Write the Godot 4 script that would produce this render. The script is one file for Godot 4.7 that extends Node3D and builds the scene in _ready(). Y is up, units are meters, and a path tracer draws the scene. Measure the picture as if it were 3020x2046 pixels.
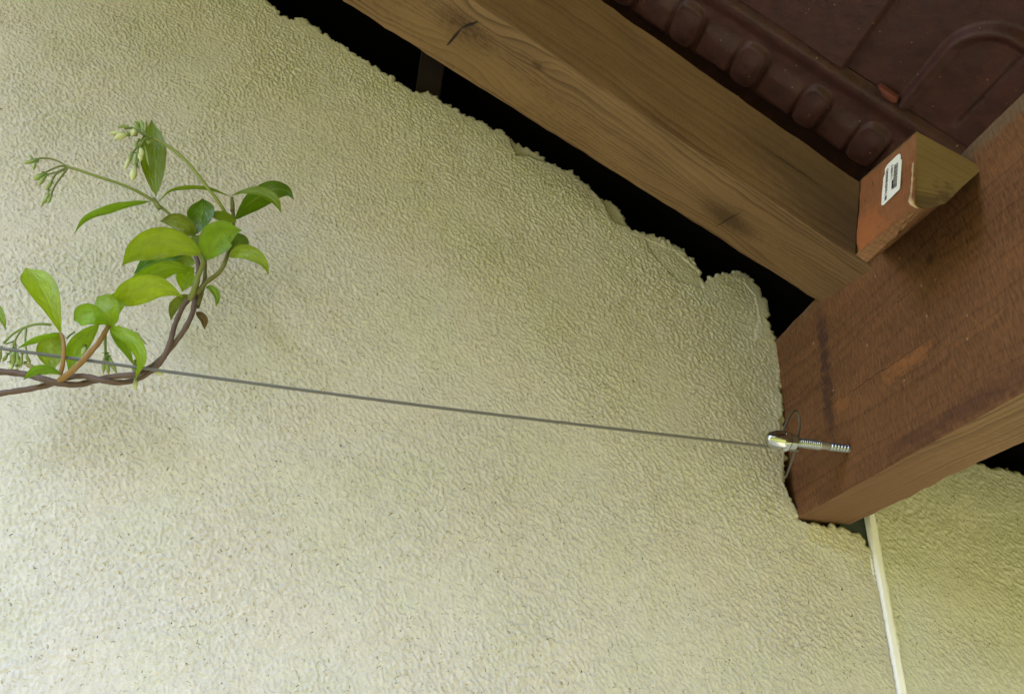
extends Node3D

# ---- lens of the photograph: pixel coordinates below are those of the 3020 x 2046 photo; at(x, y, z) meets the plane z ----
const FOCAL := 2280.0
const EYE := Vector3(0.0, 2.1, 0.75)
const ROOF_PITCH := 0.6109
const BEAM_X := 0.4385
var lens := Basis(Vector3(0.9821, 0.0521, 0.1809), Vector3(-0.1327, 0.8732, 0.4690), Vector3(-0.1335, -0.4846, 0.8645)).orthonormalized()
var roof_origin := Vector3(0.4462, 2.7275, 0.194)
var roof_along := Vector3(cos(ROOF_PITCH), -sin(ROOF_PITCH), 0)
var roof_up := Vector3(sin(ROOF_PITCH), cos(ROOF_PITCH), 0)
var M := {}
var rng := RandomNumberGenerator.new()
var taken := {}

func ray(px: float, py: float) -> Vector3:
	return lens * Vector3(px - 1510.0, 1023.0 - py, -FOCAL)

func at(px: float, py: float, z: float) -> Vector3:
	var d := ray(px, py)
	return EYE + d * ((z - EYE.z) / d.z)

func at_x(px: float, py: float, x: float) -> Vector3:
	var d := ray(px, py)
	return EYE + d * ((x - EYE.x) / d.x)

func scale_at(p: Vector3) -> float:      # metres that one photo pixel spans at p
	return (p - EYE).dot(-lens.z) / FOCAL

# ---- object helpers ----
func numbered(called: String) -> String:
	var n: int = taken.get(called, -1) + 1
	taken[called] = n
	return called if n == 0 else "%s_%03d" % [called, n]

func tag(o: Node, label: String, category: String, group := "") -> Node:
	o.set_meta("label", label)
	o.set_meta("category", category)
	if group != "":
		o.set_meta("group", group)
	return o

func thing(called: String, label: String, category: String, place := Vector3.ZERO, group := "") -> Node3D:
	var o := Node3D.new()
	o.name = numbered(called)
	add_child(o)
	o.position = place
	tag(o, label, category, group)
	return o

func put(called: String, mesh: Mesh, mat: Material, parent: Node = self) -> MeshInstance3D:
	var o := MeshInstance3D.new()
	o.name = numbered(called) if parent == self else called
	o.mesh = mesh
	if mat:
		o.material_override = mat
	parent.add_child(o, true)
	if parent is Node3D and parent != self:
		var top: Node3D = parent
		while top.get_parent() != self:
			top = top.get_parent()
		o.position = o.position - (top.position if parent == top else Vector3.ZERO)
	return o

# ---- mesh helpers ----
class Acc:
	var v := PackedVector3Array()
	var n := PackedVector3Array()
	var c := PackedColorArray()
	var uv := PackedVector2Array()
	var i := PackedInt32Array()
	func tri(a: int, b: int, d: int) -> void:
		var g := (v[b] - v[a]).cross(v[d] - v[a])
		if g.length_squared() < 1e-18:
			return
		if g.dot(n[a] + n[b] + n[d]) > 0.0:
			i.append_array(PackedInt32Array([a, d, b]))
		else:
			i.append_array(PackedInt32Array([a, b, d]))
	func flat(a: Vector3, b: Vector3, d: Vector3, want: Vector3, col := Color.WHITE, ua := Vector2.ZERO, ub := Vector2.ZERO, ud := Vector2.ZERO) -> void:
		var g := (b - a).cross(d - a).normalized()
		if g.dot(want) < 0.0:
			g = -g
		var k := v.size()
		v.append_array(PackedVector3Array([a, b, d]))
		n.append_array(PackedVector3Array([g, g, g]))
		c.append_array(PackedColorArray([col, col, col]))
		uv.append_array(PackedVector2Array([ua, ub, ud]))
		tri(k, k + 1, k + 2)
	func quad(a: Vector3, b: Vector3, d: Vector3, e: Vector3, want: Vector3, col := Color.WHITE, ua := Vector2(0, 0), ub := Vector2(1, 0), ud := Vector2(1, 1), ue := Vector2(0, 1)) -> void:
		flat(a, b, d, want, col, ua, ub, ud)
		flat(a, d, e, want, col, ua, ud, ue)
	func sheet(rows: Array, out_from: Variant = null, cols: Array = [], want := Vector3.ZERO, uvs: Array = []) -> void:   # smooth grid of points; normals point away from out_from[r] or along want
		var k := v.size()
		var h := rows.size()
		var w: int = rows[0].size()
		for r in h:
			for s in w:
				var p: Vector3 = rows[r][s]
				var du: Vector3 = rows[r][mini(s + 1, w - 1)] - rows[r][maxi(s - 1, 0)]
				if s == 0 and rows[r][0].distance_squared_to(rows[r][w - 1]) < 1e-14:
					du = rows[r][1] - rows[r][w - 2]
				if s == w - 1 and rows[r][0].distance_squared_to(rows[r][w - 1]) < 1e-14:
					du = rows[r][1] - rows[r][w - 2]
				var dv: Vector3 = rows[mini(r + 1, h - 1)][s] - rows[maxi(r - 1, 0)][s]
				var g := du.cross(dv)
				if g.length_squared() < 1e-20:
					g = p - out_from[r] if out_from != null else want
					if out_from != null and g.length_squared() < 1e-14:
						g = (out_from[r] - out_from[h - 1 - r])
				g = g.normalized()
				var side: Vector3 = want if out_from == null else p - out_from[r]
				if side != Vector3.ZERO and g.dot(side) < 0.0:
					g = -g
				v.append(p)
				n.append(g)
				c.append(cols[r][s] if cols.size() else Color.WHITE)
				uv.append(uvs[r][s] if uvs.size() else Vector2(float(s) / (w - 1), float(r) / (h - 1)))
		for r in h - 1:
			for s in w - 1:
				var a := k + r * w + s
				tri(a, a + 1, a + w)
				tri(a + 1, a + w + 1, a + w)
	func tube(pts: Array, radii: Array, sides := 10, col := Color.WHITE, wob := 0.0, seed_ := 1.0) -> void:
		var rows := []
		var up := Vector3(0.13, 0.21, 0.97).normalized()
		var prev := Vector3.ZERO
		var run := 0.0
		var uvs := []
		for k in pts.size():
			var t: Vector3 = (pts[mini(k + 1, pts.size() - 1)] - pts[maxi(k - 1, 0)]).normalized()
			var x := (prev if prev != Vector3.ZERO else up)
			x = (x - t * x.dot(t)).normalized()
			prev = x
			var y := t.cross(x)
			var ring := PackedVector3Array()
			var ur := PackedVector2Array()
			if k > 0:
				run += pts[k].distance_to(pts[k - 1])
			for s in sides + 1:
				var a := TAU * (s % sides) / sides
				var r: float = radii[k] * (1.0 + wob * sin(run * 260.0 * seed_ + 2.0 * a + seed_) * 0.5 + wob * sin(run * 610.0 + 3.0 * a * seed_))
				ring.append(pts[k] + (x * cos(a) + y * sin(a)) * r)
				ur.append(Vector2(float(s) / sides, run * 40.0))
			rows.append(ring)
			uvs.append(ur)
		var cols := []
		for k in rows.size():
			var cr := PackedColorArray()
			cr.resize(sides + 1)
			cr.fill(col)
			cols.append(cr)
		sheet(rows, pts, cols, Vector3.ZERO, uvs)
	func mesh() -> ArrayMesh:
		var m := ArrayMesh.new()
		add_to(m, null)
		return m
	func add_to(m: ArrayMesh, mat: Material) -> void:
		var arr := []
		arr.resize(Mesh.ARRAY_MAX)
		arr[Mesh.ARRAY_VERTEX] = v
		arr[Mesh.ARRAY_NORMAL] = n
		arr[Mesh.ARRAY_COLOR] = c
		arr[Mesh.ARRAY_TEX_UV] = uv
		arr[Mesh.ARRAY_INDEX] = i
		m.add_surface_from_arrays(Mesh.PRIMITIVE_TRIANGLES, arr)
		if mat:
			m.surface_set_material(m.get_surface_count() - 1, mat)

func smooth_path(ctrl: Array, step := 6) -> Array:
	var out := []
	for k in ctrl.size() - 1:
		var a: Vector3 = ctrl[maxi(k - 1, 0)]
		var b: Vector3 = ctrl[k]
		var d: Vector3 = ctrl[k + 1]
		var e: Vector3 = ctrl[mini(k + 2, ctrl.size() - 1)]
		for s in step:
			out.append(b.cubic_interpolate(d, a, e, float(s) / step))
	out.append(ctrl[-1])
	return out

func px_path(list: Array) -> Array:        # [x, y, z] triples to points
	var out := []
	for p in list:
		out.append(at(p[0], p[1], p[2]))
	return out

func noise(kind: int, frequency: float, seed_: int, octaves := 1) -> FastNoiseLite:
	var f := FastNoiseLite.new()
	f.noise_type = kind
	f.frequency = frequency
	f.seed = seed_
	f.fractal_type = FastNoiseLite.FRACTAL_FBM if octaves > 1 else FastNoiseLite.FRACTAL_NONE
	f.fractal_octaves = octaves
	return f

func mat(col: Color, rough := 0.8, metal := 0.0) -> StandardMaterial3D:      # col holds linear base colours
	var m := StandardMaterial3D.new()
	m.albedo_color = col.linear_to_srgb()
	m.roughness = rough
	m.metallic = metal
	return m

func picture(w: int, h: int, bytes: PackedByteArray, format := Image.FORMAT_RGB8) -> ImageTexture:
	return ImageTexture.create_from_image(Image.create_from_data(w, h, false, format, bytes))

# ---- wood: a picture of one sawn face, length by width in metres, with growth rings that bend round knots ----
func wood(length: float, width: float, per_metre: float, tone: Dictionary, seed_: int) -> StandardMaterial3D:
	var w := int(length * per_metre)
	var h := int(width * per_metre)
	var warp := noise(FastNoiseLite.TYPE_SIMPLEX_SMOOTH, 1.0, seed_, 2)
	var fine := noise(FastNoiseLite.TYPE_SIMPLEX, 1.0, seed_ + 5, 2)
	var bytes := PackedByteArray()
	bytes.resize(w * h * 3)
	var relief := PackedByteArray()
	relief.resize(w * h)
	var knots: Array = tone.get("knots", [])
	var cracks: Array = tone.get("cracks", [])
	var stains: Array = tone.get("stains", [])
	var light: Color = tone.light
	var dark: Color = tone.dark
	var rings: float = tone.rings
	var saw: float = tone.get("saw", 0.0)
	var contrast: float = tone.get("contrast", 1.0)
	var o := 0
	for y in h:
		var fv := (y + 0.5) / per_metre
		for x in w:
			var fu := (x + 0.5) / per_metre
			var q: float = fv + 0.012 * warp.get_noise_2d(fu * 2.2, fv * 9.0) + 0.0035 * warp.get_noise_2d(fu * 11.0 + 40.0, fv * 26.0) + tone.get("tilt", 0.0) * fu
			var core := 0.0
			for k in knots:
				var du: float = (fu - k[0]) / k[2]
				var dv: float = (fv - k[1]) / k[3]
				var r2 := du * du + dv * dv
				if r2 < 30.0:
					var e := exp(-r2 * 0.16)
					q += k[3] * 1.5 * e * (1.0 if dv > 0.0 else -1.0) * (1.0 - exp(-dv * dv * 1.5))
					core = maxf(core, clampf(1.5 - sqrt(r2) * 1.1 + 0.25 * fine.get_noise_2d(fu * 160.0, fv * 160.0), 0.0, 1.0) * k[4])
			var ph: float = q * rings + 0.6 * warp.get_noise_2d(fu * 1.3 + 9.0, q * 60.0)
			var f := ph - floorf(ph)
			var late := pow(f, 2.6) * (1.0 - smoothstep(0.9, 1.0, f))
			late *= 0.55 + 0.6 * warp.get_noise_2d(q * 35.0, fu * 0.9 + 70.0)
			var fibre: float = fine.get_noise_2d(fu * 55.0, fv * 1500.0) * 0.5 + fine.get_noise_2d(fu * 240.0, fv * 900.0) * 0.35
			var blot := warp.get_noise_2d(fu * 7.0 + 3.0, fv * 16.0 + 8.0)
			var t := clampf(0.42 + contrast * 0.85 * late + 0.17 * fibre + 0.2 * blot, 0.0, 1.4)
			var height := 0.6 - 0.30 * late * contrast + 0.16 * fibre
			if saw > 0.0:
				var sn := fine.get_noise_2d(fu * 420.0 + fv * 38.0, fv * 46.0)
				var sc := fine.get_noise_2d(fu * 190.0 + 50.0, fv * 90.0)
				t += saw * (0.34 * sn + 0.22 * sc)
				height += saw * (0.3 * sn + 0.2 * sc)
			var col := light.lerp(dark, minf(t, 1.0))
			if core > 0.0:
				var kr := 0.5 + 0.5 * sin(q * 2300.0)
				col = col.lerp(Color(dark.r * 0.62, dark.g * 0.55, dark.b * 0.5).lerp(dark, 0.45 * kr), core * 0.8)
				height += 0.08 * core
			for s in stains:           # [u, v, ru, rv, colour, strength]
				var su: float = (fu - s[0]) / s[2]
				var sv: float = (fv - s[1]) / s[3]
				var d2 := su * su + sv * sv
				if d2 < 4.0:
					var amount: float = s[5] * smoothstep(1.5, 0.5, sqrt(d2) + 0.45 * fine.get_noise_2d(fu * 70.0, fv * 70.0) + 0.35 * fine.get_noise_2d(fu * 22.0, fv * 260.0))
					col = col.lerp(s[4], amount)
			for k in cracks:           # [u0, v0, u1, v1, half width, depth]
				var a := Vector2(k[0], k[1])
				var b := Vector2(k[2], k[3])
				var p := Vector2(fu, fv + 0.0012 * fine.get_noise_2d(fu * 60.0, 7.0))
				var s2 := clampf((p - a).dot(b - a) / (b - a).length_squared(), 0.0, 1.0)
				var dd := p.distance_to(a.lerp(b, s2))
				var half: float = k[4] * (0.25 + 0.75 * sin(PI * clampf(s2, 0.02, 0.98)))
				var deep: float = k[5] * smoothstep(half * 1.5, half * 0.5, dd)
				if deep > 0.0:
					col = col.lerp(Color(0.012, 0.006, 0.005), deep)
					height -= 0.55 * deep
			col = col.linear_to_srgb()
			bytes[o * 3] = clampi(int(col.r * 255.0), 0, 255)
			bytes[o * 3 + 1] = clampi(int(col.g * 255.0), 0, 255)
			bytes[o * 3 + 2] = clampi(int(col.b * 255.0), 0, 255)
			relief[o] = clampi(int(height * 255.0), 0, 255)
			o += 1
	var m := StandardMaterial3D.new()
	m.albedo_texture = picture(w, h, bytes)
	m.roughness = tone.get("rough", 0.75)
	m.metallic_specular = 0.35
	m.heightmap_enabled = true
	m.heightmap_texture = picture(w, h, relief, Image.FORMAT_L8)
	m.heightmap_scale = tone.get("relief", 0.12)
	m.texture_repeat = false
	return m

# A sawn timber between two end sections of four corners each (rear bottom, front bottom, front top, rear top); one surface per side, worn arrises.
func timber(a: Array, b: Array, mats: Array, wear := 0.0025, segs := 60, seed_ := 3, wane := 0.0012) -> ArrayMesh:
	var m := ArrayMesh.new()
	var f := noise(FastNoiseLite.TYPE_SIMPLEX, 9.0, seed_, 3)
	var length: float = a[0].distance_to(b[0])
	var rings := []
	var centres := []
	for s in segs + 1:
		var t := float(s) / segs
		var c := []
		var mid := Vector3.ZERO
		for k in 4:
			c.append(a[k].lerp(b[k], t))
			mid += c[k] / 4.0
		var pts := []
		for k in 4:
			var p: Vector3 = c[k]
			var to_prev: Vector3 = (c[(k + 3) % 4] - p).normalized()
			var to_next: Vector3 = (c[(k + 1) % 4] - p).normalized()
			var wr := wear * (1.0 + 0.8 * f.get_noise_2d(t * length * 3.0, k * 7.0))
			var off: Vector3 = (to_prev + to_next) * (wane * (0.5 + 0.9 * f.get_noise_2d(t * length * 1.2 + 11.0, k * 5.0 + 1.0)))
			pts.append([p + to_prev * wr + off, p + (to_prev + to_next) * wr * 0.3 + off, p + to_next * wr + off])
		rings.append(pts)
		centres.append(mid)
	for k in 4:
		var acc := Acc.new()
		var rows := []
		var uvs := []
		for s in segs + 1:
			var p: Array = rings[s][k]
			var q: Array = rings[s][(k + 1) % 4]
			var wd: float = p[1].distance_to(q[1])
			var row := [p[1], p[2], q[0], q[1]]
			rows.append(row)
			var u := float(s) / segs
			uvs.append([Vector2(u, 0), Vector2(u, p[1].distance_to(p[2]) / wd), Vector2(u, 1.0 - q[0].distance_to(q[1]) / wd), Vector2(u, 1)])
		acc.sheet(rows, centres, [], Vector3.ZERO, uvs)
		acc.add_to(m, mats[k])
	var caps := Acc.new()
	for e in [0, segs]:
		var want: Vector3 = centres[e] - centres[segs - e]
		for k in 4:
			for pair in [[rings[e][k][0], rings[e][k][1]], [rings[e][k][1], rings[e][k][2]], [rings[e][k][2], rings[e][(k + 1) % 4][0]]]:
				caps.flat(pair[0], pair[1], centres[e], want)
	caps.add_to(m, M.end_grain)
	return m

func box_mesh(lo: Vector3, hi: Vector3) -> ArrayMesh:
	var acc := Acc.new()
	for axis in 3:
		for s in [lo, hi]:
			var a := lo
			var b := lo
			var d := lo
			var e := lo
			var u := (axis + 1) % 3
			var w := (axis + 2) % 3
			for p in 3:
				pass
			a[axis] = s[axis]; b[axis] = s[axis]; d[axis] = s[axis]; e[axis] = s[axis]
			b[u] = hi[u]; d[u] = hi[u]; d[w] = hi[w]; e[w] = hi[w]
			var want := Vector3.ZERO
			want[axis] = 1.0 if s == hi else -1.0
			acc.quad(a, b, d, e, want)
	return acc.mesh()

func structure(called: String, mesh: Mesh, m: Material) -> MeshInstance3D:
	var o := put(called, mesh, m)
	o.set_meta("kind", "structure")
	return o

func _ready() -> void:
	rng.seed = 20240607
	# ---------- camera ----------
	var cam := Camera3D.new()
	cam.name = "camera"
	add_child(cam)
	cam.transform = Transform3D(lens, EYE)
	cam.fov = rad_to_deg(2.0 * atan(1023.0 / FOCAL))
	cam.near = 0.02
	cam.far = 600.0
	cam.current = true
	# ---------- sky, sun, exposure ----------
	var env := Environment.new()
	env.background_mode = Environment.BG_SKY
	env.tonemap_mode = Environment.TONE_MAPPER_LINEAR
	env.tonemap_exposure = 3.0
	env.sdfgi_enabled = true
	env.ssao_enabled = true
	env.ssil_enabled = true
	var sky := Sky.new()
	var air := ProceduralSkyMaterial.new()
	air.sky_top_color = Color(0.55, 0.63, 0.80)
	air.sky_horizon_color = Color(0.94, 0.91, 0.88)
	air.sky_curve = 0.16
	air.ground_bottom_color = Color(0.35, 0.36, 0.18)
	air.ground_horizon_color = Color(0.55, 0.60, 0.50)
	air.sky_energy_multiplier = 2.2
	sky.sky_material = air
	env.sky = sky
	var world := WorldEnvironment.new()
	world.name = "world_environment"
	world.environment = env
	add_child(world)
	var sun := DirectionalLight3D.new()
	sun.name = "sun"
	add_child(sun)
	sun.look_at_from_position(Vector3(1.5, 5.0, -2.0), Vector3.ZERO)
	sun.light_energy = 1.6
	sun.light_color = Color(1.0, 0.96, 0.88)
	sun.light_angular_distance = 0.5
	sun.shadow_enabled = true

	materials()
	ground()
	walls()
	roof()
	beam_and_rafter()
	joint()
	block()
	bolt()
	wire()
	vine()

func materials() -> void:
	M.end_grain = mat(Color(0.16, 0.09, 0.05), 0.85)
	M.plain_wood = mat(Color(0.13, 0.085, 0.05), 0.8)
	M.shaded_wood = mat(Color(0.020, 0.009, 0.006), 0.9)  # wood colour darkened to stand in for the shade of the gap
	M.near_black = mat(Color(0.005, 0.0045, 0.005), 0.95)  # near-black colour stands in for the deep shade under the roof
	M.near_black.metallic_specular = 0.0
	M.near_black.specular_mode = BaseMaterial3D.SPECULAR_DISABLED
	M.masonry = mat(Color(0.16, 0.15, 0.13), 0.95)
	# plaster: fine grain relief and specks, tiled once a metre; broad stains ride on the vertices
	for kind in 2:
		var n := 2048
		var base := noise(FastNoiseLite.TYPE_SIMPLEX, 0.030, 31 + kind, 3).get_seamless_image(n, n)
		var blotch := noise(FastNoiseLite.TYPE_SIMPLEX, 0.17, 37 + kind, 3).get_seamless_image(n, n)
		base.convert(Image.FORMAT_L8)
		blotch.convert(Image.FORMAT_L8)
		var a := base.get_data()
		var b := blotch.get_data()
		var bytes := PackedByteArray()
		bytes.resize(n * n)
		for k in n * n:
			bytes[k] = 226 + ((a[k] - 128) >> 4) + ((b[k] - 128) >> 4)
		var im := Image.create_from_data(n, n, false, Image.FORMAT_L8, bytes)
		im.convert(Image.FORMAT_RGB8)
		for k in 1900:
			var x := rng.randi_range(4, n - 6)
			var y := rng.randi_range(4, n - 6)
			var g := rng.randf_range(0.28, 0.6)
			var w := rng.randi_range(1, 2)
			var big := rng.randf() < 0.16
			var dx := rng.randi_range(-1, 1)
			for s in (rng.randi_range(2, 4) if big else rng.randi_range(1, 2)):
				im.fill_rect(Rect2i(x + s * dx, y + s, w + (1 if big else 0), 1), Color(g, g * 0.96, g * 0.82))
		for k in 9000:       # short bent strokes, the shade of fine pits painted into the colour
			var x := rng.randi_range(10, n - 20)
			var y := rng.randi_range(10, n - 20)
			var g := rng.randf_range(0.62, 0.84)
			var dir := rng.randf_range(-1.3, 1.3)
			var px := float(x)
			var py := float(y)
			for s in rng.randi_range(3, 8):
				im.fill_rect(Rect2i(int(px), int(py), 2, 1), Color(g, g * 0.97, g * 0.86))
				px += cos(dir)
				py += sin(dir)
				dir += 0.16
		for k in 240:
			im.fill_rect(Rect2i(rng.randi_range(2, n - 4), rng.randi_range(2, n - 4), rng.randi_range(1, 2), 2), Color(1, 1, 1))
		var m := StandardMaterial3D.new()
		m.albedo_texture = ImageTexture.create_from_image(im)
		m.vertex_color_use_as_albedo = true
		m.roughness = 0.92
		m.metallic_specular = 0.25
		m.heightmap_enabled = true
		m.heightmap_texture = ImageTexture.create_from_image(blotch)
		m.heightmap_scale = 0.04
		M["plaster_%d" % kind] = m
	M.white = mat(Color(0.84, 0.83, 0.80), 0.42)
	M.plate = mat(Color(0.035, 0.045, 0.045), 0.55)
	M.clay = clay()
	M.orange_clay = mat(Color(0.13, 0.030, 0.016), 0.9)
	M.lawn = mat(Color(0.125, 0.115, 0.012), 0.95)
	M.paving = mat(Color(0.28, 0.22, 0.12), 0.9)
	M.zinc = mat(Color(0.40, 0.42, 0.41), 0.33, 1.0)
	M.chrome = mat(Color(0.50, 0.52, 0.52), 0.16, 1.0)
	M.cable = mat(Color(0.165, 0.16, 0.145), 0.5, 0.6)
	var leaf := StandardMaterial3D.new()
	leaf.vertex_color_use_as_albedo = true
	leaf.roughness = 0.38
	leaf.metallic_specular = 0.5
	leaf.backlight_enabled = true
	leaf.backlight = Color(0.95, 1.0, 0.30)
	var vein := noise(FastNoiseLite.TYPE_SIMPLEX, 0.03, 83, 3).get_seamless_image(256, 256)
	leaf.heightmap_enabled = true
	leaf.heightmap_texture = ImageTexture.create_from_image(vein)
	leaf.heightmap_scale = 0.06
	leaf.uv1_scale = Vector3(0.35, 0.8, 1)
	M.leaf = leaf
	var stem := StandardMaterial3D.new()
	stem.vertex_color_use_as_albedo = true
	stem.roughness = 0.7
	M.stem = stem
	var bud := StandardMaterial3D.new()
	bud.vertex_color_use_as_albedo = true
	bud.roughness = 0.55
	bud.subsurf_scatter_enabled = true
	bud.subsurf_scatter_strength = 0.1
	M.bud = bud

func clay() -> StandardMaterial3D:
	var n := 1024
	var a := noise(FastNoiseLite.TYPE_SIMPLEX, 0.012, 61, 4).get_seamless_image(n, n)
	var b := noise(FastNoiseLite.TYPE_SIMPLEX, 0.16, 67, 2).get_seamless_image(n, n)
	a.convert(Image.FORMAT_L8)
	b.convert(Image.FORMAT_L8)
	var da := a.get_data()
	var db := b.get_data()
	var bytes := PackedByteArray()
	bytes.resize(n * n * 3)
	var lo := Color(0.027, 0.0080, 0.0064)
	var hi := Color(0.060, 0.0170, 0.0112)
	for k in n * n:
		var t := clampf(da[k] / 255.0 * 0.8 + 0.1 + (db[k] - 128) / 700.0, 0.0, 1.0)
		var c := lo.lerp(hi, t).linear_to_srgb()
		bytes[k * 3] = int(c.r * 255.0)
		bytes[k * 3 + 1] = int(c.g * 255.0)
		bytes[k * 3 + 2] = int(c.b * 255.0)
	var im := Image.create_from_data(n, n, false, Image.FORMAT_RGB8, bytes)
	for k in 260:
		var s := rng.randi_range(1, 3)
		im.fill_rect(Rect2i(rng.randi_range(2, n - 6), rng.randi_range(2, n - 6), s, s), Color(0.50, 0.38, 0.30))
	var m := StandardMaterial3D.new()
	m.albedo_texture = ImageTexture.create_from_image(im)
	m.roughness = 0.62
	m.metallic_specular = 0.45
	m.heightmap_enabled = true
	m.heightmap_texture = ImageTexture.create_from_image(b)
	m.heightmap_scale = 0.03
	m.uv1_scale = Vector3(2.2, 2.2, 1)
	return m

func ground() -> void:
	structure("lawn", box_mesh(Vector3(-120, -0.4, -120), Vector3(120, 0.0, 120)), M.lawn)
	structure("terrace", box_mesh(Vector3(-6, 0.004, -0.3), Vector3(6, 0.06, 1.9)), M.paving)
	# unseen foliage behind the camera, added to block low sky and tint the light
	var f := noise(FastNoiseLite.TYPE_SIMPLEX, 0.9, 77, 3)
	var acc := Acc.new()
	var rows := []
	for a in 121:
		var x := lerpf(-26.0, 26.0, a / 120.0)
		var row := []
		for b in 21:
			var t := b / 20.0
			var y := (4.0 + 4.3 * smoothstep(-2.0, -9.0, x)) * minf(1.0, t / 0.7)
			var z := 9.0 + maxf(0.0, t - 0.7) / 0.3 * 1.8
			var k := f.get_noise_3d(x, y, z)
			row.append(Vector3(x, maxf(0.0, y + 0.35 * k * t), z - 0.4 * k))
		rows.append(row)
	acc.sheet(rows, null, [], Vector3(0, 0.4, -1))
	tag(put("added_hedge", acc.mesh(), mat(Color(0.100, 0.098, 0.009), 0.9)), "unseen tall green foliage screen, higher at its left, added to block low sky and tint the light", "added_hedge")

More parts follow.
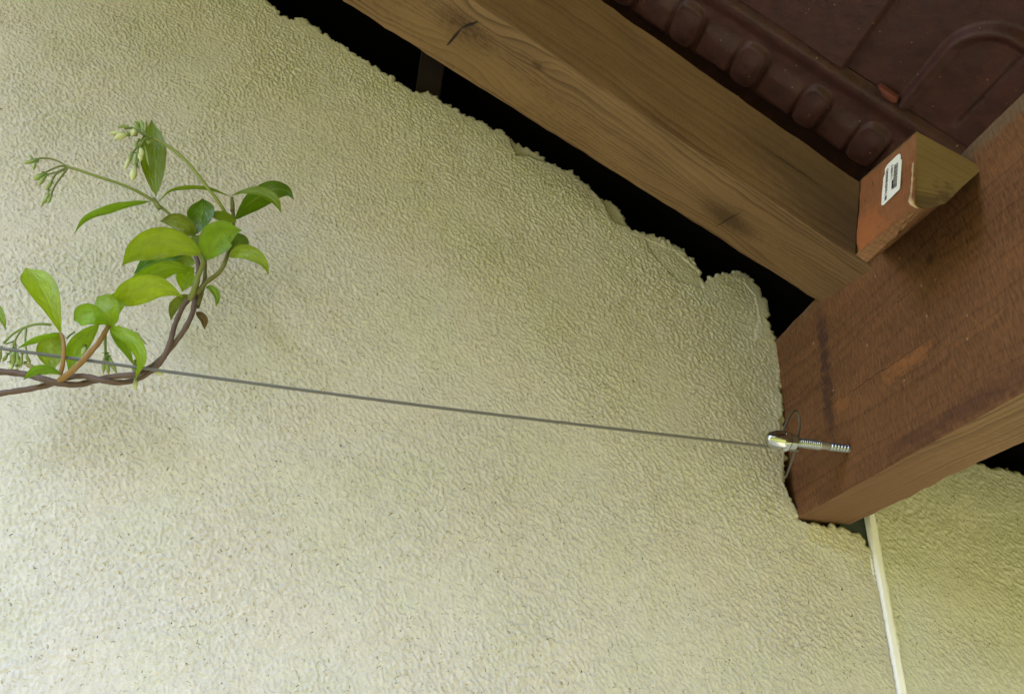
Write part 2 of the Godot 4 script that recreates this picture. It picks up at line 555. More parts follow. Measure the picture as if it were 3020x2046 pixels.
# ---------- walls ----------
# one rendered wall: a fine relief sheet whose upper edge follows a ragged outline, and the masonry it is laid on
func plaster(outline: Array, window: Rect2, far: Rect2, step: float, z0: float, mat_: Material, holes: Array, look: Dictionary, parent: Node3D) -> void:
	var lump := noise(FastNoiseLite.TYPE_SIMPLEX, 182.0, look.seed, 3)
	var grit := noise(FastNoiseLite.TYPE_SIMPLEX, 235.0, look.seed + 9)
	var cell := noise(FastNoiseLite.TYPE_CELLULAR, 170.0, look.seed + 1)
	cell.cellular_return_type = FastNoiseLite.RETURN_DISTANCE2_SUB
	var broad := noise(FastNoiseLite.TYPE_SIMPLEX, 9.0, look.seed + 2, 3)
	var tint := noise(FastNoiseLite.TYPE_SIMPLEX, 3.6, look.seed + 3, 3)
	var rag := noise(FastNoiseLite.TYPE_SIMPLEX, 190.0, look.seed + 4, 3)
	# outline resampled every 1.5 mm and roughened, kept in buckets
	var edge := PackedVector2Array()
	for k in outline.size():
		var a: Vector2 = outline[k]
		var b: Vector2 = outline[(k + 1) % outline.size()]
		var rough: bool = window.grow(0.1).has_point(a) or window.grow(0.1).has_point(b)
		var plain: bool = absf(a.x - b.x) < 1e-5 or not rough
		var many := maxi(1, int(a.distance_to(b) / 0.0015)) if not plain else 1
		var nrm := (b - a).orthogonal().normalized()
		for s in many:
			var p := a.lerp(b, float(s) / many)
			if not plain:
				p += nrm * (0.0006 * rag.get_noise_2d(p.x, p.y) + 0.0022 * rag.get_noise_2d(p.x * 0.52 + 9.0, p.y * 0.52) + 0.0042 * rag.get_noise_2d(p.x * 0.33 + 5.0, p.y * 0.33))
			edge.append(p)
	var buckets := {}
	for p in edge:
		var key := Vector2i(floori(p.x / 0.01), floori(p.y / 0.01))
		if not buckets.has(key):
			buckets[key] = PackedVector2Array()
		buckets[key].append(p)
	var xs := axis_steps(window.position.x, window.end.x, far.position.x, far.end.x, step)
	var ys := axis_steps(window.position.y, window.end.y, far.position.y, far.end.y, step)
	var w := xs.size()
	var h := ys.size()
	var V := PackedVector3Array()
	V.resize(w * h)
	var C := PackedColorArray()
	C.resize(w * h)
	var U := PackedVector2Array()
	U.resize(w * h)
	var state := PackedByteArray()      # 0 out, 1 in, 2 pulled to the edge
	state.resize(w * h)
	var c0: Color = look.base
	for i in w:
		var x := xs[i]
		var cuts := PackedFloat32Array()
		for k in edge.size():
			var a := edge[k]
			var b := edge[(k + 1) % edge.size()]
			if (a.x <= x) != (b.x <= x):
				cuts.append(a.y + (b.y - a.y) * (x - a.x) / (b.x - a.x))
		cuts.sort()
		for j in h:
			var y := ys[j]
			var above := 0
			var gap := 1.0
			for q in cuts:
				if q > y:
					above += 1
				gap = minf(gap, absf(q - y))
			var inside := above % 2 == 1
			var o := j * w + i
			if not inside and gap > 0.03 and not look.get("steep", Rect2()).has_point(Vector2(x, y)):
				continue
			var p := Vector2(x, y)
			var near := 1.0
			if gap < 0.035 or look.get("steep", Rect2()).has_point(p):
				var key := Vector2i(floori(x / 0.01), floori(y / 0.01))
				var best := p
				for dx in [-1, 0, 1]:
					for dy in [-1, 0, 1]:
						var got: Variant = buckets.get(key + Vector2i(dx, dy))
						if got != null:
							for q: Vector2 in got:
								var dd := q.distance_squared_to(p)
								if dd < near:
									near = dd
									best = q
				near = sqrt(near)
				if not inside:
					if near < step * 1.45:
						p = best
						near = 0.0
						state[o] = 2
					else:
						continue
			if inside:
				state[o] = 1
			var soft := clampf(0.85 + 0.45 * broad.get_noise_2d(p.x * 0.6 + 4.0, p.y * 0.6), 0.45, 1.15)
			var z := 0.0
			for hole in holes:
				if hole.box.has_point(p) and Geometry2D.is_point_in_polygon(p, hole.poly):
					z -= hole.deep
					soft *= hole.soft
			var st: float = look.stretch
			var n1 := lump.get_noise_2d(p.x * (1.0 + st * 0.25), p.y * (1.0 - st))
			var n2 := cell.get_noise_2d(p.x + 0.004 * n1, p.y * (1.0 - st * 0.6))
			if near < 0.024:
				soft *= lerpf(1.0, 0.30 + 0.70 * near / 0.024, clampf(0.95 + 1.2 * broad.get_noise_2d(p.x * 2.0, p.y * 2.0 + 8.0), 0.3, 1.0))
			var n3 := grit.get_noise_2d(p.x, p.y * (1.0 - st))
			z += soft * look.amp * (0.0015 * smoothstep(-0.28, 0.42, n1 + 0.18 * n2) + 0.00050 * n3 + 0.0009 * smoothstep(0.25, 0.6, n1)) + 0.0013 * broad.get_noise_2d(p.x, p.y)
			var rim := 0.004
			if near < rim:
				z -= rim - sqrt(maxf(0.0, rim * rim - (rim - near) * (rim - near)))
				z += 0.0016 * rag.get_noise_2d(p.x * 0.8 + 3.0, p.y * 0.8) * (1.0 - near / rim)
			V[o] = Vector3(p.x, p.y, z0 + z)
			U[o] = Vector2(p.x, -p.y)
			var t1 := tint.get_noise_2d(p.x, p.y)
			var t2 := tint.get_noise_2d(p.x * 1.7 + 20.0, p.y * 1.7)
			var col := c0 * (1.0 + 0.025 * t1)
			col = col.lerp(Color(c0.r * 0.95, c0.g * 0.985, c0.b * 0.88), clampf(t2 * 0.7, 0.0, 0.35))
			col = col.lerp(Color(c0.r * 1.02, c0.g * 0.97, c0.b * 0.93), clampf(-t2 * 0.5, 0.0, 0.35))
			for s in look.patches:      # [centre, rx, ry, colour, strength]
				var d: Vector2 = (p - s[0]) / Vector2(s[1], s[2])
				var dl := d.length() + 0.6 * broad.get_noise_2d(p.x * 3.0, p.y * 3.0)
				if dl < 1.0:
					col = col.lerp(s[3], s[4] * smoothstep(1.0, 0.5, dl))
			C[o] = col
	var I := PackedInt32Array()
	for j in h - 1:
		for i in w - 1:
			var a := j * w + i
			var b := a + 1
			var d := a + w
			var e := d + 1
			for t in [[a, d, b], [b, d, e]]:
				if state[t[0]] and state[t[1]] and state[t[2]] and not (state[t[0]] == 2 and state[t[1]] == 2 and state[t[2]] == 2):
					I.append(t[0]); I.append(t[1]); I.append(t[2])
	# normals
	var N := PackedVector3Array()
	N.resize(w * h)
	for k in range(0, I.size(), 3):
		var g := (V[I[k + 2]] - V[I[k]]).cross(V[I[k + 1]] - V[I[k]])
		N[I[k]] += g
		N[I[k + 1]] += g
		N[I[k + 2]] += g
	for k in w * h:
		N[k] = N[k].normalized() if N[k].length_squared() > 1e-24 else Vector3(0, 0, 1)
	var acc := Acc.new()
	# drop what is never used
	var map := PackedInt32Array()
	map.resize(w * h)
	map.fill(-1)
	for k in I.size():
		var q := I[k]
		if map[q] < 0:
			map[q] = acc.v.size()
			acc.v.append(V[q]); acc.n.append(N[q]); acc.c.append(C[q]); acc.uv.append(U[q])
		I[k] = map[q]
	acc.i = I
	put("render_coat", acc.mesh(), mat_, parent)
	var inner := PackedVector2Array()
	for p in outline:
		inner.append(p)
	var shrunk := Geometry2D.offset_polygon(inner, -0.009)
	var core := Acc.new()
	var poly: PackedVector2Array = shrunk[0]
	var back := z0 - 0.24
	var front := z0 - 0.011
	var tris := Geometry2D.triangulate_polygon(poly)
	for k in range(0, tris.size(), 3):
		var a := poly[tris[k]]
		var b := poly[tris[k + 1]]
		var d := poly[tris[k + 2]]
		core.flat(Vector3(a.x, a.y, front), Vector3(b.x, b.y, front), Vector3(d.x, d.y, front), Vector3(0, 0, 1))
		core.flat(Vector3(a.x, a.y, back), Vector3(b.x, b.y, back), Vector3(d.x, d.y, back), Vector3(0, 0, -1))
	for k in poly.size():
		var a := poly[k]
		var b := poly[(k + 1) % poly.size()]
		var out := Vector2(b.y - a.y, a.x - b.x)
		if Geometry2D.is_point_in_polygon((a + b) / 2.0 + out.normalized() * 0.001, poly):
			out = -out
		core.quad(Vector3(a.x, a.y, front), Vector3(b.x, b.y, front), Vector3(b.x, b.y, back), Vector3(a.x, a.y, back), Vector3(out.x, out.y, 0))
	put("masonry", core.mesh(), M.masonry, parent)

func axis_steps(lo: float, hi: float, far_lo: float, far_hi: float, step: float) -> PackedFloat32Array:
	var down := PackedFloat32Array()
	var s := step
	var p := lo
	while p > far_lo:
		s *= 1.35
		p = maxf(p - s, far_lo)
		down.append(p)
	down.reverse()
	var n := int((hi - lo) / step)
	for k in n + 1:
		down.append(lo + (hi - lo) * k / n)
	s = step
	p = hi
	while p < far_hi:
		s *= 1.35
		p = minf(p + s, far_hi)
		down.append(p)
	return down

func flat_px(list: Array, z := 0.0) -> Array:
	var out := []
	for p in list:
		var q := at(p[0], p[1], z)
		out.append(Vector2(q.x, q.y))
	return out

func hole(list: Array, deep: float, soft: float) -> Dictionary:
	var pts := flat_px(list)
	var box := Rect2(pts[0], Vector2.ZERO)
	for p in pts:
		box = box.expand(p)
	return {"poly": PackedVector2Array(pts), "box": box, "deep": deep, "soft": soft}

func walls() -> void:
	var strip := at(2560, 1560, 0.0).x
	var top := flat_px([[640, -90], [780, -2], [806, 14], [826, 42], [868, 53], [872, 44], [896, 46], [925, 70], [958, 96], [985, 112], [1008, 128], [1040, 152], [1072, 168], [1098, 186], [1130, 207], [1160, 222], [1180, 240], [1205, 258],
		[1240, 266], [1278, 272], [1300, 290], [1340, 312], [1366, 328], [1400, 344], [1440, 366], [1480, 384], [1513, 399], [1549, 427], [1586, 441], [1634, 478], [1668, 492], [1700, 515], [1740, 545], [1760, 562], [1820, 596], [1848, 632], [1862, 670],
		[1893, 679], [1932, 690], [1975, 706], [2000, 724], [2032, 745], [2048, 756], [2058, 776], [2066, 794], [2074, 818], [2080, 830], [2086, 820], [2108, 809], [2143, 803], [2178, 799], [2203, 806], [2221, 819], [2236, 838], [2246, 855], [2258, 880],
		[2271, 905], [2266, 930], [2271, 962], [2290, 1000], [2299, 1030], [2305, 1060], [2311, 1088], [2313, 1120], [2311, 1160], [2318, 1195], [2322, 1235], [2325, 1275], [2330, 1300], [2325, 1350], [2322, 1392], [2330, 1440], [2346, 1488], [2357, 1518], [2354, 1532],
		[2400, 1541], [2440, 1545], [2476, 1549], [2492, 1556], [2506, 1566], [2530, 1571], [2548, 1576], [2556, 1594], [2556, 1600], [2570, 1609], [2574, 1616]])
	var outline := [Vector2(-5.6, 0.0), Vector2(-5.6, 2.4), Vector2(-2.5, 4.55)]
	outline.append_array(top)
	outline.append(Vector2(strip, top[-1].y - 0.001))
	outline.append(Vector2(strip, 0.0))
	var c := Color(0.70, 0.65, 0.53)
	var pale := Color(0.69, 0.67, 0.51)
	var patches := []
	for q in [[1230, 1400, 110, 80], [1190, 1780, 50, 40], [2220, 1960, 130, 60], [2480, 1950, 120, 45], [1280, 980, 90, 60], [420, 640, 160, 110], [250, 560, 100, 90]]:
		var m := at(q[0], q[1], 0.0)
		var k := scale_at(m)
		patches.append([Vector2(m.x, m.y), q[2] * k, q[3] * k, pale, 0.55])
	for q in [[2430, 1590, 70, 40]]:
		var m := at(q[0], q[1], 0.0)
		var k := scale_at(m)
		patches.append([Vector2(m.x, m.y), q[2] * k, q[3] * k, Color(0.68, 0.62, 0.33), 0.5])
	for q in [[2296, 1230, 46, 190], [2240, 900, 60, 90], [2090, 860, 80, 50], [1880, 720, 90, 40]]:
		var m := at(q[0], q[1], 0.0)
		var k := scale_at(m)
		patches.append([Vector2(m.x, m.y), q[2] * k, q[3] * k, Color(0.73, 0.68, 0.58), 0.75])
	var corner_a := at(2291, 1000, 0.0)
	var corner_b := at(2354, 1532, 0.0)
	var steep := Rect2(corner_b.x - 0.03, corner_b.y - 0.02, 0.04, corner_a.y - corner_b.y + 0.04)
	var holes := [
		hole([[1500, 388], [1510, 430], [1524, 456], [1555, 456], [1592, 471], [1640, 486], [1586, 420], [1530, 385]], 0.0042, 0.25),
		hole([[1745, 555], [1778, 592], [1793, 628], [1808, 652], [1839, 664], [1870, 674], [1880, 640], [1830, 570], [1760, 540]], 0.0045, 0.25),
		hole([[2100, 826], [2140, 815], [2190, 832], [2224, 870], [2238, 940], [2224, 1004], [2320, 1010], [2290, 900], [2230, 790], [2120, 780]], -0.0014, 0.75),
		hole([[1990, 740], [2060, 800], [2075, 850], [2000, 830], [1940, 770], [1900, 700]], 0.0012, 0.45),
		hole([[2300, 1240], [2318, 1330], [2310, 1420], [2360, 1520], [2400, 1540], [2380, 1400], [2340, 1180]], 0.0035, 0.5),
		hole([[2365, 1536], [2480, 1545], [2580, 1600], [2580, 1632], [2510, 1650], [2440, 1626], [2370, 1590]], -0.0006, 1.35)]
	var wall := thing("plaster_wall", "broad cream wall of rough lumpy plaster behind the vine, ragged along its sloping top", "wall")
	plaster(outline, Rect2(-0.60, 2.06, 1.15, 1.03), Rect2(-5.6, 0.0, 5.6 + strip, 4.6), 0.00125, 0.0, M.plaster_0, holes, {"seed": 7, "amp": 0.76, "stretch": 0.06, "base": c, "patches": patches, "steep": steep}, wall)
	# the second wall, beyond the white joint
	var left := strip + 0.0108
	var top2 := flat_px([[2896, 1366], [2912, 1378], [2930, 1376], [2952, 1384], [2972, 1378], [2990, 1388], [3022, 1398], [3060, 1420], [3200, 1516]])
	var outline2 := [Vector2(left, 0.0), Vector2(left, 2.462), Vector2(top2[0].x - 0.03, 2.462)]
	outline2.append_array(top2)
	outline2.append_array([Vector2(1.02, 2.21), Vector2(1.02, 0.0)])
	var wall2 := thing("plaster_wall", "narrow greenish wall of pitted plaster at right, beyond the white joint and under the thick beam", "wall")
	var patch2 := []
	var m2 := at(2870, 1960, 0.0)
	patch2.append([Vector2(m2.x, m2.y), 0.03, 0.02, pale, 0.5])
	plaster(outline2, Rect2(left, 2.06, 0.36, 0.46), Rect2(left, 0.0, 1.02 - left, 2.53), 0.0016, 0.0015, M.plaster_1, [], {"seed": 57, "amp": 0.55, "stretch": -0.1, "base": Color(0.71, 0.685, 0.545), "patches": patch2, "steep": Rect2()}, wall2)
	# dark roof space behind the walls
	structure("roof_space_back", box_mesh(Vector3(-5.6, 0.0, -1.5), Vector3(1.06, 4.6, -1.4)), M.near_black)
	structure("roof_space_floor", box_mesh(Vector3(-5.5, 1.85, -1.39), Vector3(1.04, 1.95, -0.31)), M.near_black)
	structure("roof_space_side", box_mesh(Vector3(1.022, 0.0, -1.39), Vector3(1.05, 2.33, 0.012)), M.near_black)
	structure("roof_space_partition", box_mesh(Vector3(-1.5, 1.96, -1.39), Vector3(-1.4, 4.2, -0.31)), M.near_black)
	var cover := Acc.new()  # dark sheet added under the tiles so the gap below stays black
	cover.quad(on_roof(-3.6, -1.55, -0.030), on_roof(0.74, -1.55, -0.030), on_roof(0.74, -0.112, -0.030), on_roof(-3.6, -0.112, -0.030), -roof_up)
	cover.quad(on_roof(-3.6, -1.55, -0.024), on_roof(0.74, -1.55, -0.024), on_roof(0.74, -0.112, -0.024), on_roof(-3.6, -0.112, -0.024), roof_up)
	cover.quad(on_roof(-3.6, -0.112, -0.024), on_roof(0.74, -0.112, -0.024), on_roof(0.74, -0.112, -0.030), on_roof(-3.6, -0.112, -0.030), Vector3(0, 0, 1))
	structure("gap_shade_sheet", cover.mesh(), M.near_black)
	var j := at(1272, 200, -0.02)
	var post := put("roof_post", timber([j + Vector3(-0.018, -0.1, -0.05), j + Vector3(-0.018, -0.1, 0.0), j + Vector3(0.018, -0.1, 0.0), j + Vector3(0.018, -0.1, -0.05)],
		[j + Vector3(-0.018, 0.12, -0.05), j + Vector3(-0.018, 0.12, 0.0), j + Vector3(0.018, 0.12, 0.0), j + Vector3(0.018, 0.12, -0.05)], [M.shaded_wood, M.shaded_wood, M.shaded_wood, M.shaded_wood], 0.002, 6), null)
	tag(post, "dim brown upright timber in the black gap between wall top and pale rafter", "post")

func joint() -> void:
	# expansion profile: a rounded white nosing and a thin leg with a hairline gap between them
	var x := at(2560, 1560, 0.0).x
	var y1 := 2.43
	var o := thing("joint_profile", "white upright strip covering the joint between the two plaster walls", "joint strip")
	var acc := Acc.new()
	var w := 0.0130
	var rows := []
	var f := noise(FastNoiseLite.TYPE_SIMPLEX, 30.0, 5, 2)
	for k in 160:
		var y := lerpf(1.6, y1, k / 159.0)
		var row := []
		for s in 11:
			var t := s / 10.0
			var bulge := 0.0042 - 0.0036 * smoothstep(0.55, 1.0, t) - 0.0004 * smoothstep(0.15, 0.0, t)
			if s == 0:
				bulge = -0.003
			row.append(Vector3(x + w * t + (0.0004 * f.get_noise_2d(y, t) if t > 0.7 else 0.0), y, bulge + 0.0001 * f.get_noise_2d(y * 2.0, t * 3.0)))
		rows.append(row)
	acc.sheet(rows, null, [], Vector3(0, 0, 1))
	put("nosing", acc.mesh(), M.white, o)
	var y2 := at(2574, 1622, 0.0).y
	put("thin_leg", box_mesh(Vector3(x - 0.0030, y2 - 0.045, -0.03), Vector3(x - 0.0006, y2, -0.0002)), M.white, o)
	var plate := put("backing_plate", box_mesh(Vector3(x - 0.030, 1.7, -0.010), Vector3(x + 0.006, 2.44, -0.004)), M.plate)
	tag(plate, "dark grey plate seen in the gap under the beam end beside the white strip", "plate")
	var peg := Acc.new()
	var b := at(2523, 1568, -0.012)
	peg.tube([b + Vector3(0, -0.006, 0), b + Vector3(0, 0.004, 0), b + Vector3(0.0003, 0.008, 0)], [0.0013, 0.0013, 0.0009], 8)
	tag(put("peg", peg.mesh(), M.white), "tiny white peg sticking up in the dark gap below the beam", "peg")

# ---------- roof ----------
func on_roof(u: float, z: float, off := 0.0) -> Vector3:
	return roof_origin + roof_along * u + Vector3(0, 0, z) + roof_up * off

func lobes(u: float, v: float) -> float:      # pressed lugs along the side lap
	var cuts := [-0.331, -0.288, -0.239, -0.202, -0.154, -0.118, -0.069, -0.038, 0.001, 0.035, 0.070, 0.115, 0.15]
	var out := 0.0
	for k in cuts.size() - 1:
		if u >= cuts[k] and u < cuts[k + 1]:
			var mid: float = (cuts[k] + cuts[k + 1]) / 2.0
			var half: float = (cuts[k + 1] - cuts[k]) / 2.0
			var top := 0.036 if k % 2 == 0 else 0.028
			var du := absf(u - mid) / half
			var dv := absf(v - (top - 0.018) / 2.0) / ((top + 0.018) / 2.0)
			var q := pow(pow(du, 3.5) + pow(dv, 3.5), 1.0 / 3.5)
			var fade := smoothstep(top + 0.004, top - 0.016, v) * smoothstep(-0.019, -0.010, v)
			if k % 2 == 1:
				out = smoothstep(1.0, 0.84, du) * fade * 0.0042 + 0.002 * fade * (u - mid) / half
			else:
				out = (smoothstep(1.0, 0.86, q) + 0.10 * smoothstep(0.14, 0.0, absf(q - 0.84))) * 0.0052 + 0.0035 * smoothstep(1.0, 0.2, q) * (1.0 + (u - mid) / half)
	return out

func tile_relief(u: float, v: float, f: FastNoiseLite) -> float:    # how far the underside comes down from the roof plane
	var d := 0.0005 * f.get_noise_2d(u * 12.0, v * 12.0) + 0.0003 * f.get_noise_2d(u * 70.0, v * 70.0)
	if v < 0.066:
		d += 0.009 * smoothstep(0.066, 0.058, v) - 0.004 * smoothstep(0.055, 0.040, v)
		d += lobes(u, v)
		d -= 0.016 * smoothstep(-0.016, -0.026, v)
	else:
		d += 0.008 * smoothstep(-0.0485, -0.0505, u) - 0.003 * smoothstep(-0.06, -0.12, u)
		# raised pan with a rounded corner
		var edge_u := 0.0125
		var cv := 0.135
		var r := 0.047
		var dist: float
		if v < cv:
			dist = u - edge_u
		else:
			dist = r - Vector2(minf(u - edge_u - r, 0.0), v - cv).length()
			if u > edge_u + r:
				dist = r - (v - cv)
		d += 0.010 * smoothstep(-0.001, 0.006, dist) - 0.006 * smoothstep(0.008, 0.016, dist)
		d -= 0.0035 * smoothstep(0.0045, 0.0, absf(u - 0.0715 - 0.02 * maxf(0.0, v - 0.13))) * smoothstep(0.07, 0.09, v) * smoothstep(0.17, 0.15, v)
	return d

func roof() -> void:
	var o := thing("tiled_roof", "dark red clay roof tiles seen from below, above the rafter", "roof")
	var f := noise(FastNoiseLite.TYPE_SIMPLEX, 1.0, 91, 2)
	var spans := [[-0.42, -0.0495, -0.10, 0.0655], [-0.0495, 0.30, -0.10, 0.0655], [-0.42, -0.0495, 0.0668, 0.30], [-0.0495, 0.30, 0.0668, 0.30]]
	for sp in spans:
		var acc := Acc.new()
		var rows := []
		var uvs := []
		var nu := int((sp[1] - sp[0]) / 0.0018)
		var nv := int((sp[3] - sp[2]) / 0.0018)
		for a in nu + 1:
			var row := PackedVector3Array()
			var ur := PackedVector2Array()
			for b in nv + 1:
				var u := lerpf(sp[0], sp[1], float(a) / nu)
				var v := lerpf(sp[2], sp[3], float(b) / nv)
				row.append(on_roof(u, v, -tile_relief(u, v, f)))
				ur.append(Vector2(u, v))
			rows.append(row)
			uvs.append(ur)
		acc.sheet(rows, null, [], -roof_up, uvs)
		# top side and rims give the tile its thickness
		var c := [on_roof(sp[0], sp[2], 0.012), on_roof(sp[1], sp[2], 0.012), on_roof(sp[1], sp[3], 0.012), on_roof(sp[0], sp[3], 0.012)]
		acc.quad(c[0], c[1], c[2], c[3], roof_up)
		for side in 4:
			var strip_pts := []
			match side:
				0: strip_pts = Array(rows[0])
				1: strip_pts = Array(rows[nu])
				2:
					for r in rows: strip_pts.append(r[0])
				3:
					for r in rows: strip_pts.append(r[nv])
			var away: Vector3 = [-roof_along, roof_along, Vector3(0, 0, -1), Vector3(0, 0, 1)][side]
			for k in strip_pts.size() - 1:
				var p: Vector3 = strip_pts[k]
				var q: Vector3 = strip_pts[k + 1]
				var lift := func(s: Vector3) -> Vector3: return s + roof_up * (0.012 - (s - roof_origin).dot(roof_up))
				acc.quad(p, q, lift.call(q), lift.call(p), away)
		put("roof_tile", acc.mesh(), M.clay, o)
	# plainer tiles round about, all one mesh
	var plain := Acc.new()
	var tw := 0.37
	var th := 0.20
	var prow := []
	var puv := []
	for a in 13:
		var row := []
		var ur := []
		for b in 13:
			var u := tw * a / 12.0
			var v := th * b / 12.0
			row.append(roof_along * u + Vector3(0, 0, v) - roof_up * (0.006 * sin(PI * b / 12.0) + (0.004 if a == 0 else 0.0)))
			ur.append(Vector2(u, v))
		prow.append(row)
		puv.append(ur)
	plain.sheet(prow, null, [], -roof_up, puv)
	plain.quad(roof_up * 0.012, roof_along * tw + roof_up * 0.012, roof_along * tw + Vector3(0, 0, th) + roof_up * 0.012, Vector3(0, 0, th) + roof_up * 0.012, roof_up)
	var pm := plain.mesh()
	for iu in range(-3, 2):
		for iv in range(-4, 6):
			var u0 := -0.0495 + iu * (tw + 0.0015)
			var v0 := -0.10 + iv * (th + 0.0016)
			if u0 + tw > -0.425 and u0 < 0.305 and v0 + th > -0.10 and v0 < 0.302:
				continue
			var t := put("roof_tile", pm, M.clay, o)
			t.position = on_roof(u0, v0) - o.position
	# unseen slab added over the tiles to block daylight, standing for more roof
	var light_slab := Acc.new()
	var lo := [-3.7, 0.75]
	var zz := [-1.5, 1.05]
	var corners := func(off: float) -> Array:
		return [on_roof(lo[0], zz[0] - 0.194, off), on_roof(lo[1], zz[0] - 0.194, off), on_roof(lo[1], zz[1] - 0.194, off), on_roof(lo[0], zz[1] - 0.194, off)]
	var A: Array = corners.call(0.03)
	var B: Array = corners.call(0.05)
	light_slab.quad(A[0], A[1], A[2], A[3], -roof_up)
	light_slab.quad(B[0], B[1], B[2], B[3], roof_up)
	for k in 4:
		light_slab.quad(A[k], A[(k + 1) % 4], B[(k + 1) % 4], B[k], (A[k] + A[(k + 1) % 4]) / 2.0 - (A[0] + A[2]) / 2.0)
	put("added_light_slab", light_slab.mesh(), M.near_black, o)
	# unseen board added at the roof front to cut skylight on the wall
	var sky_screen := Acc.new()
	for zv in [1.052, 1.078]:
		sky_screen.quad(on_roof(-3.7, zv - 0.194, 0.05), on_roof(0.75, zv - 0.194, 0.05), on_roof(0.75, zv - 0.194, -0.31), on_roof(-3.7, zv - 0.194, -0.31), Vector3(0, 0, -1.0 if zv < 1.06 else 1.0))
	sky_screen.quad(on_roof(-3.7, 0.858, -0.31), on_roof(0.75, 0.858, -0.31), on_roof(0.75, 0.884, -0.31), on_roof(-3.7, 0.884, -0.31), -roof_up)
	put("added_sky_screen", sky_screen.mesh(), M.plain_wood, o)
	# the other slope beyond the ridge
	var far := Acc.new()
	var r0: Vector3 = A[0]
	far.quad(r0, r0 + Vector3(-3.2, -2.24, 0), A[3] + Vector3(-3.2, -2.24, 0), A[3], Vector3(0.57, -0.82, 0))
	far.quad(B[0], B[0] + Vector3(-3.2, -2.24, 0), B[3] + Vector3(-3.2, -2.24, 0), B[3], Vector3(-0.57, 0.82, 0))
	put("far_slope", far.mesh(), M.near_black, o)
	# a chip of fresh clay where a tile nib has broken
	var chip := Acc.new()
	var e := [[2590, 254], [2604, 260], [2626, 275], [2648, 291], [2646, 303], [2628, 302], [2606, 284]]
	var mid := Vector3.ZERO
	var ring := []
	for p in e:
		var d := ray(p[0], p[1])
		var s := (roof_origin - roof_up * 0.0095 - EYE).dot(roof_up) / d.dot(roof_up)
		ring.append(EYE + d * s)
		mid += ring[-1] / e.size()
	for k in ring.size():
		chip.flat(ring[k], ring[(k + 1) % ring.size()], mid - roof_up * 0.0025, -roof_up)
		chip.quad(ring[k], ring[(k + 1) % ring.size()], ring[(k + 1) % ring.size()] + roof_up * 0.006, ring[k] + roof_up * 0.006, ring[k] - mid)
	var cm := put("nib", chip.mesh(), M.orange_clay, o)
	cm.set_meta("label", "bright orange nib between the dark tiles")

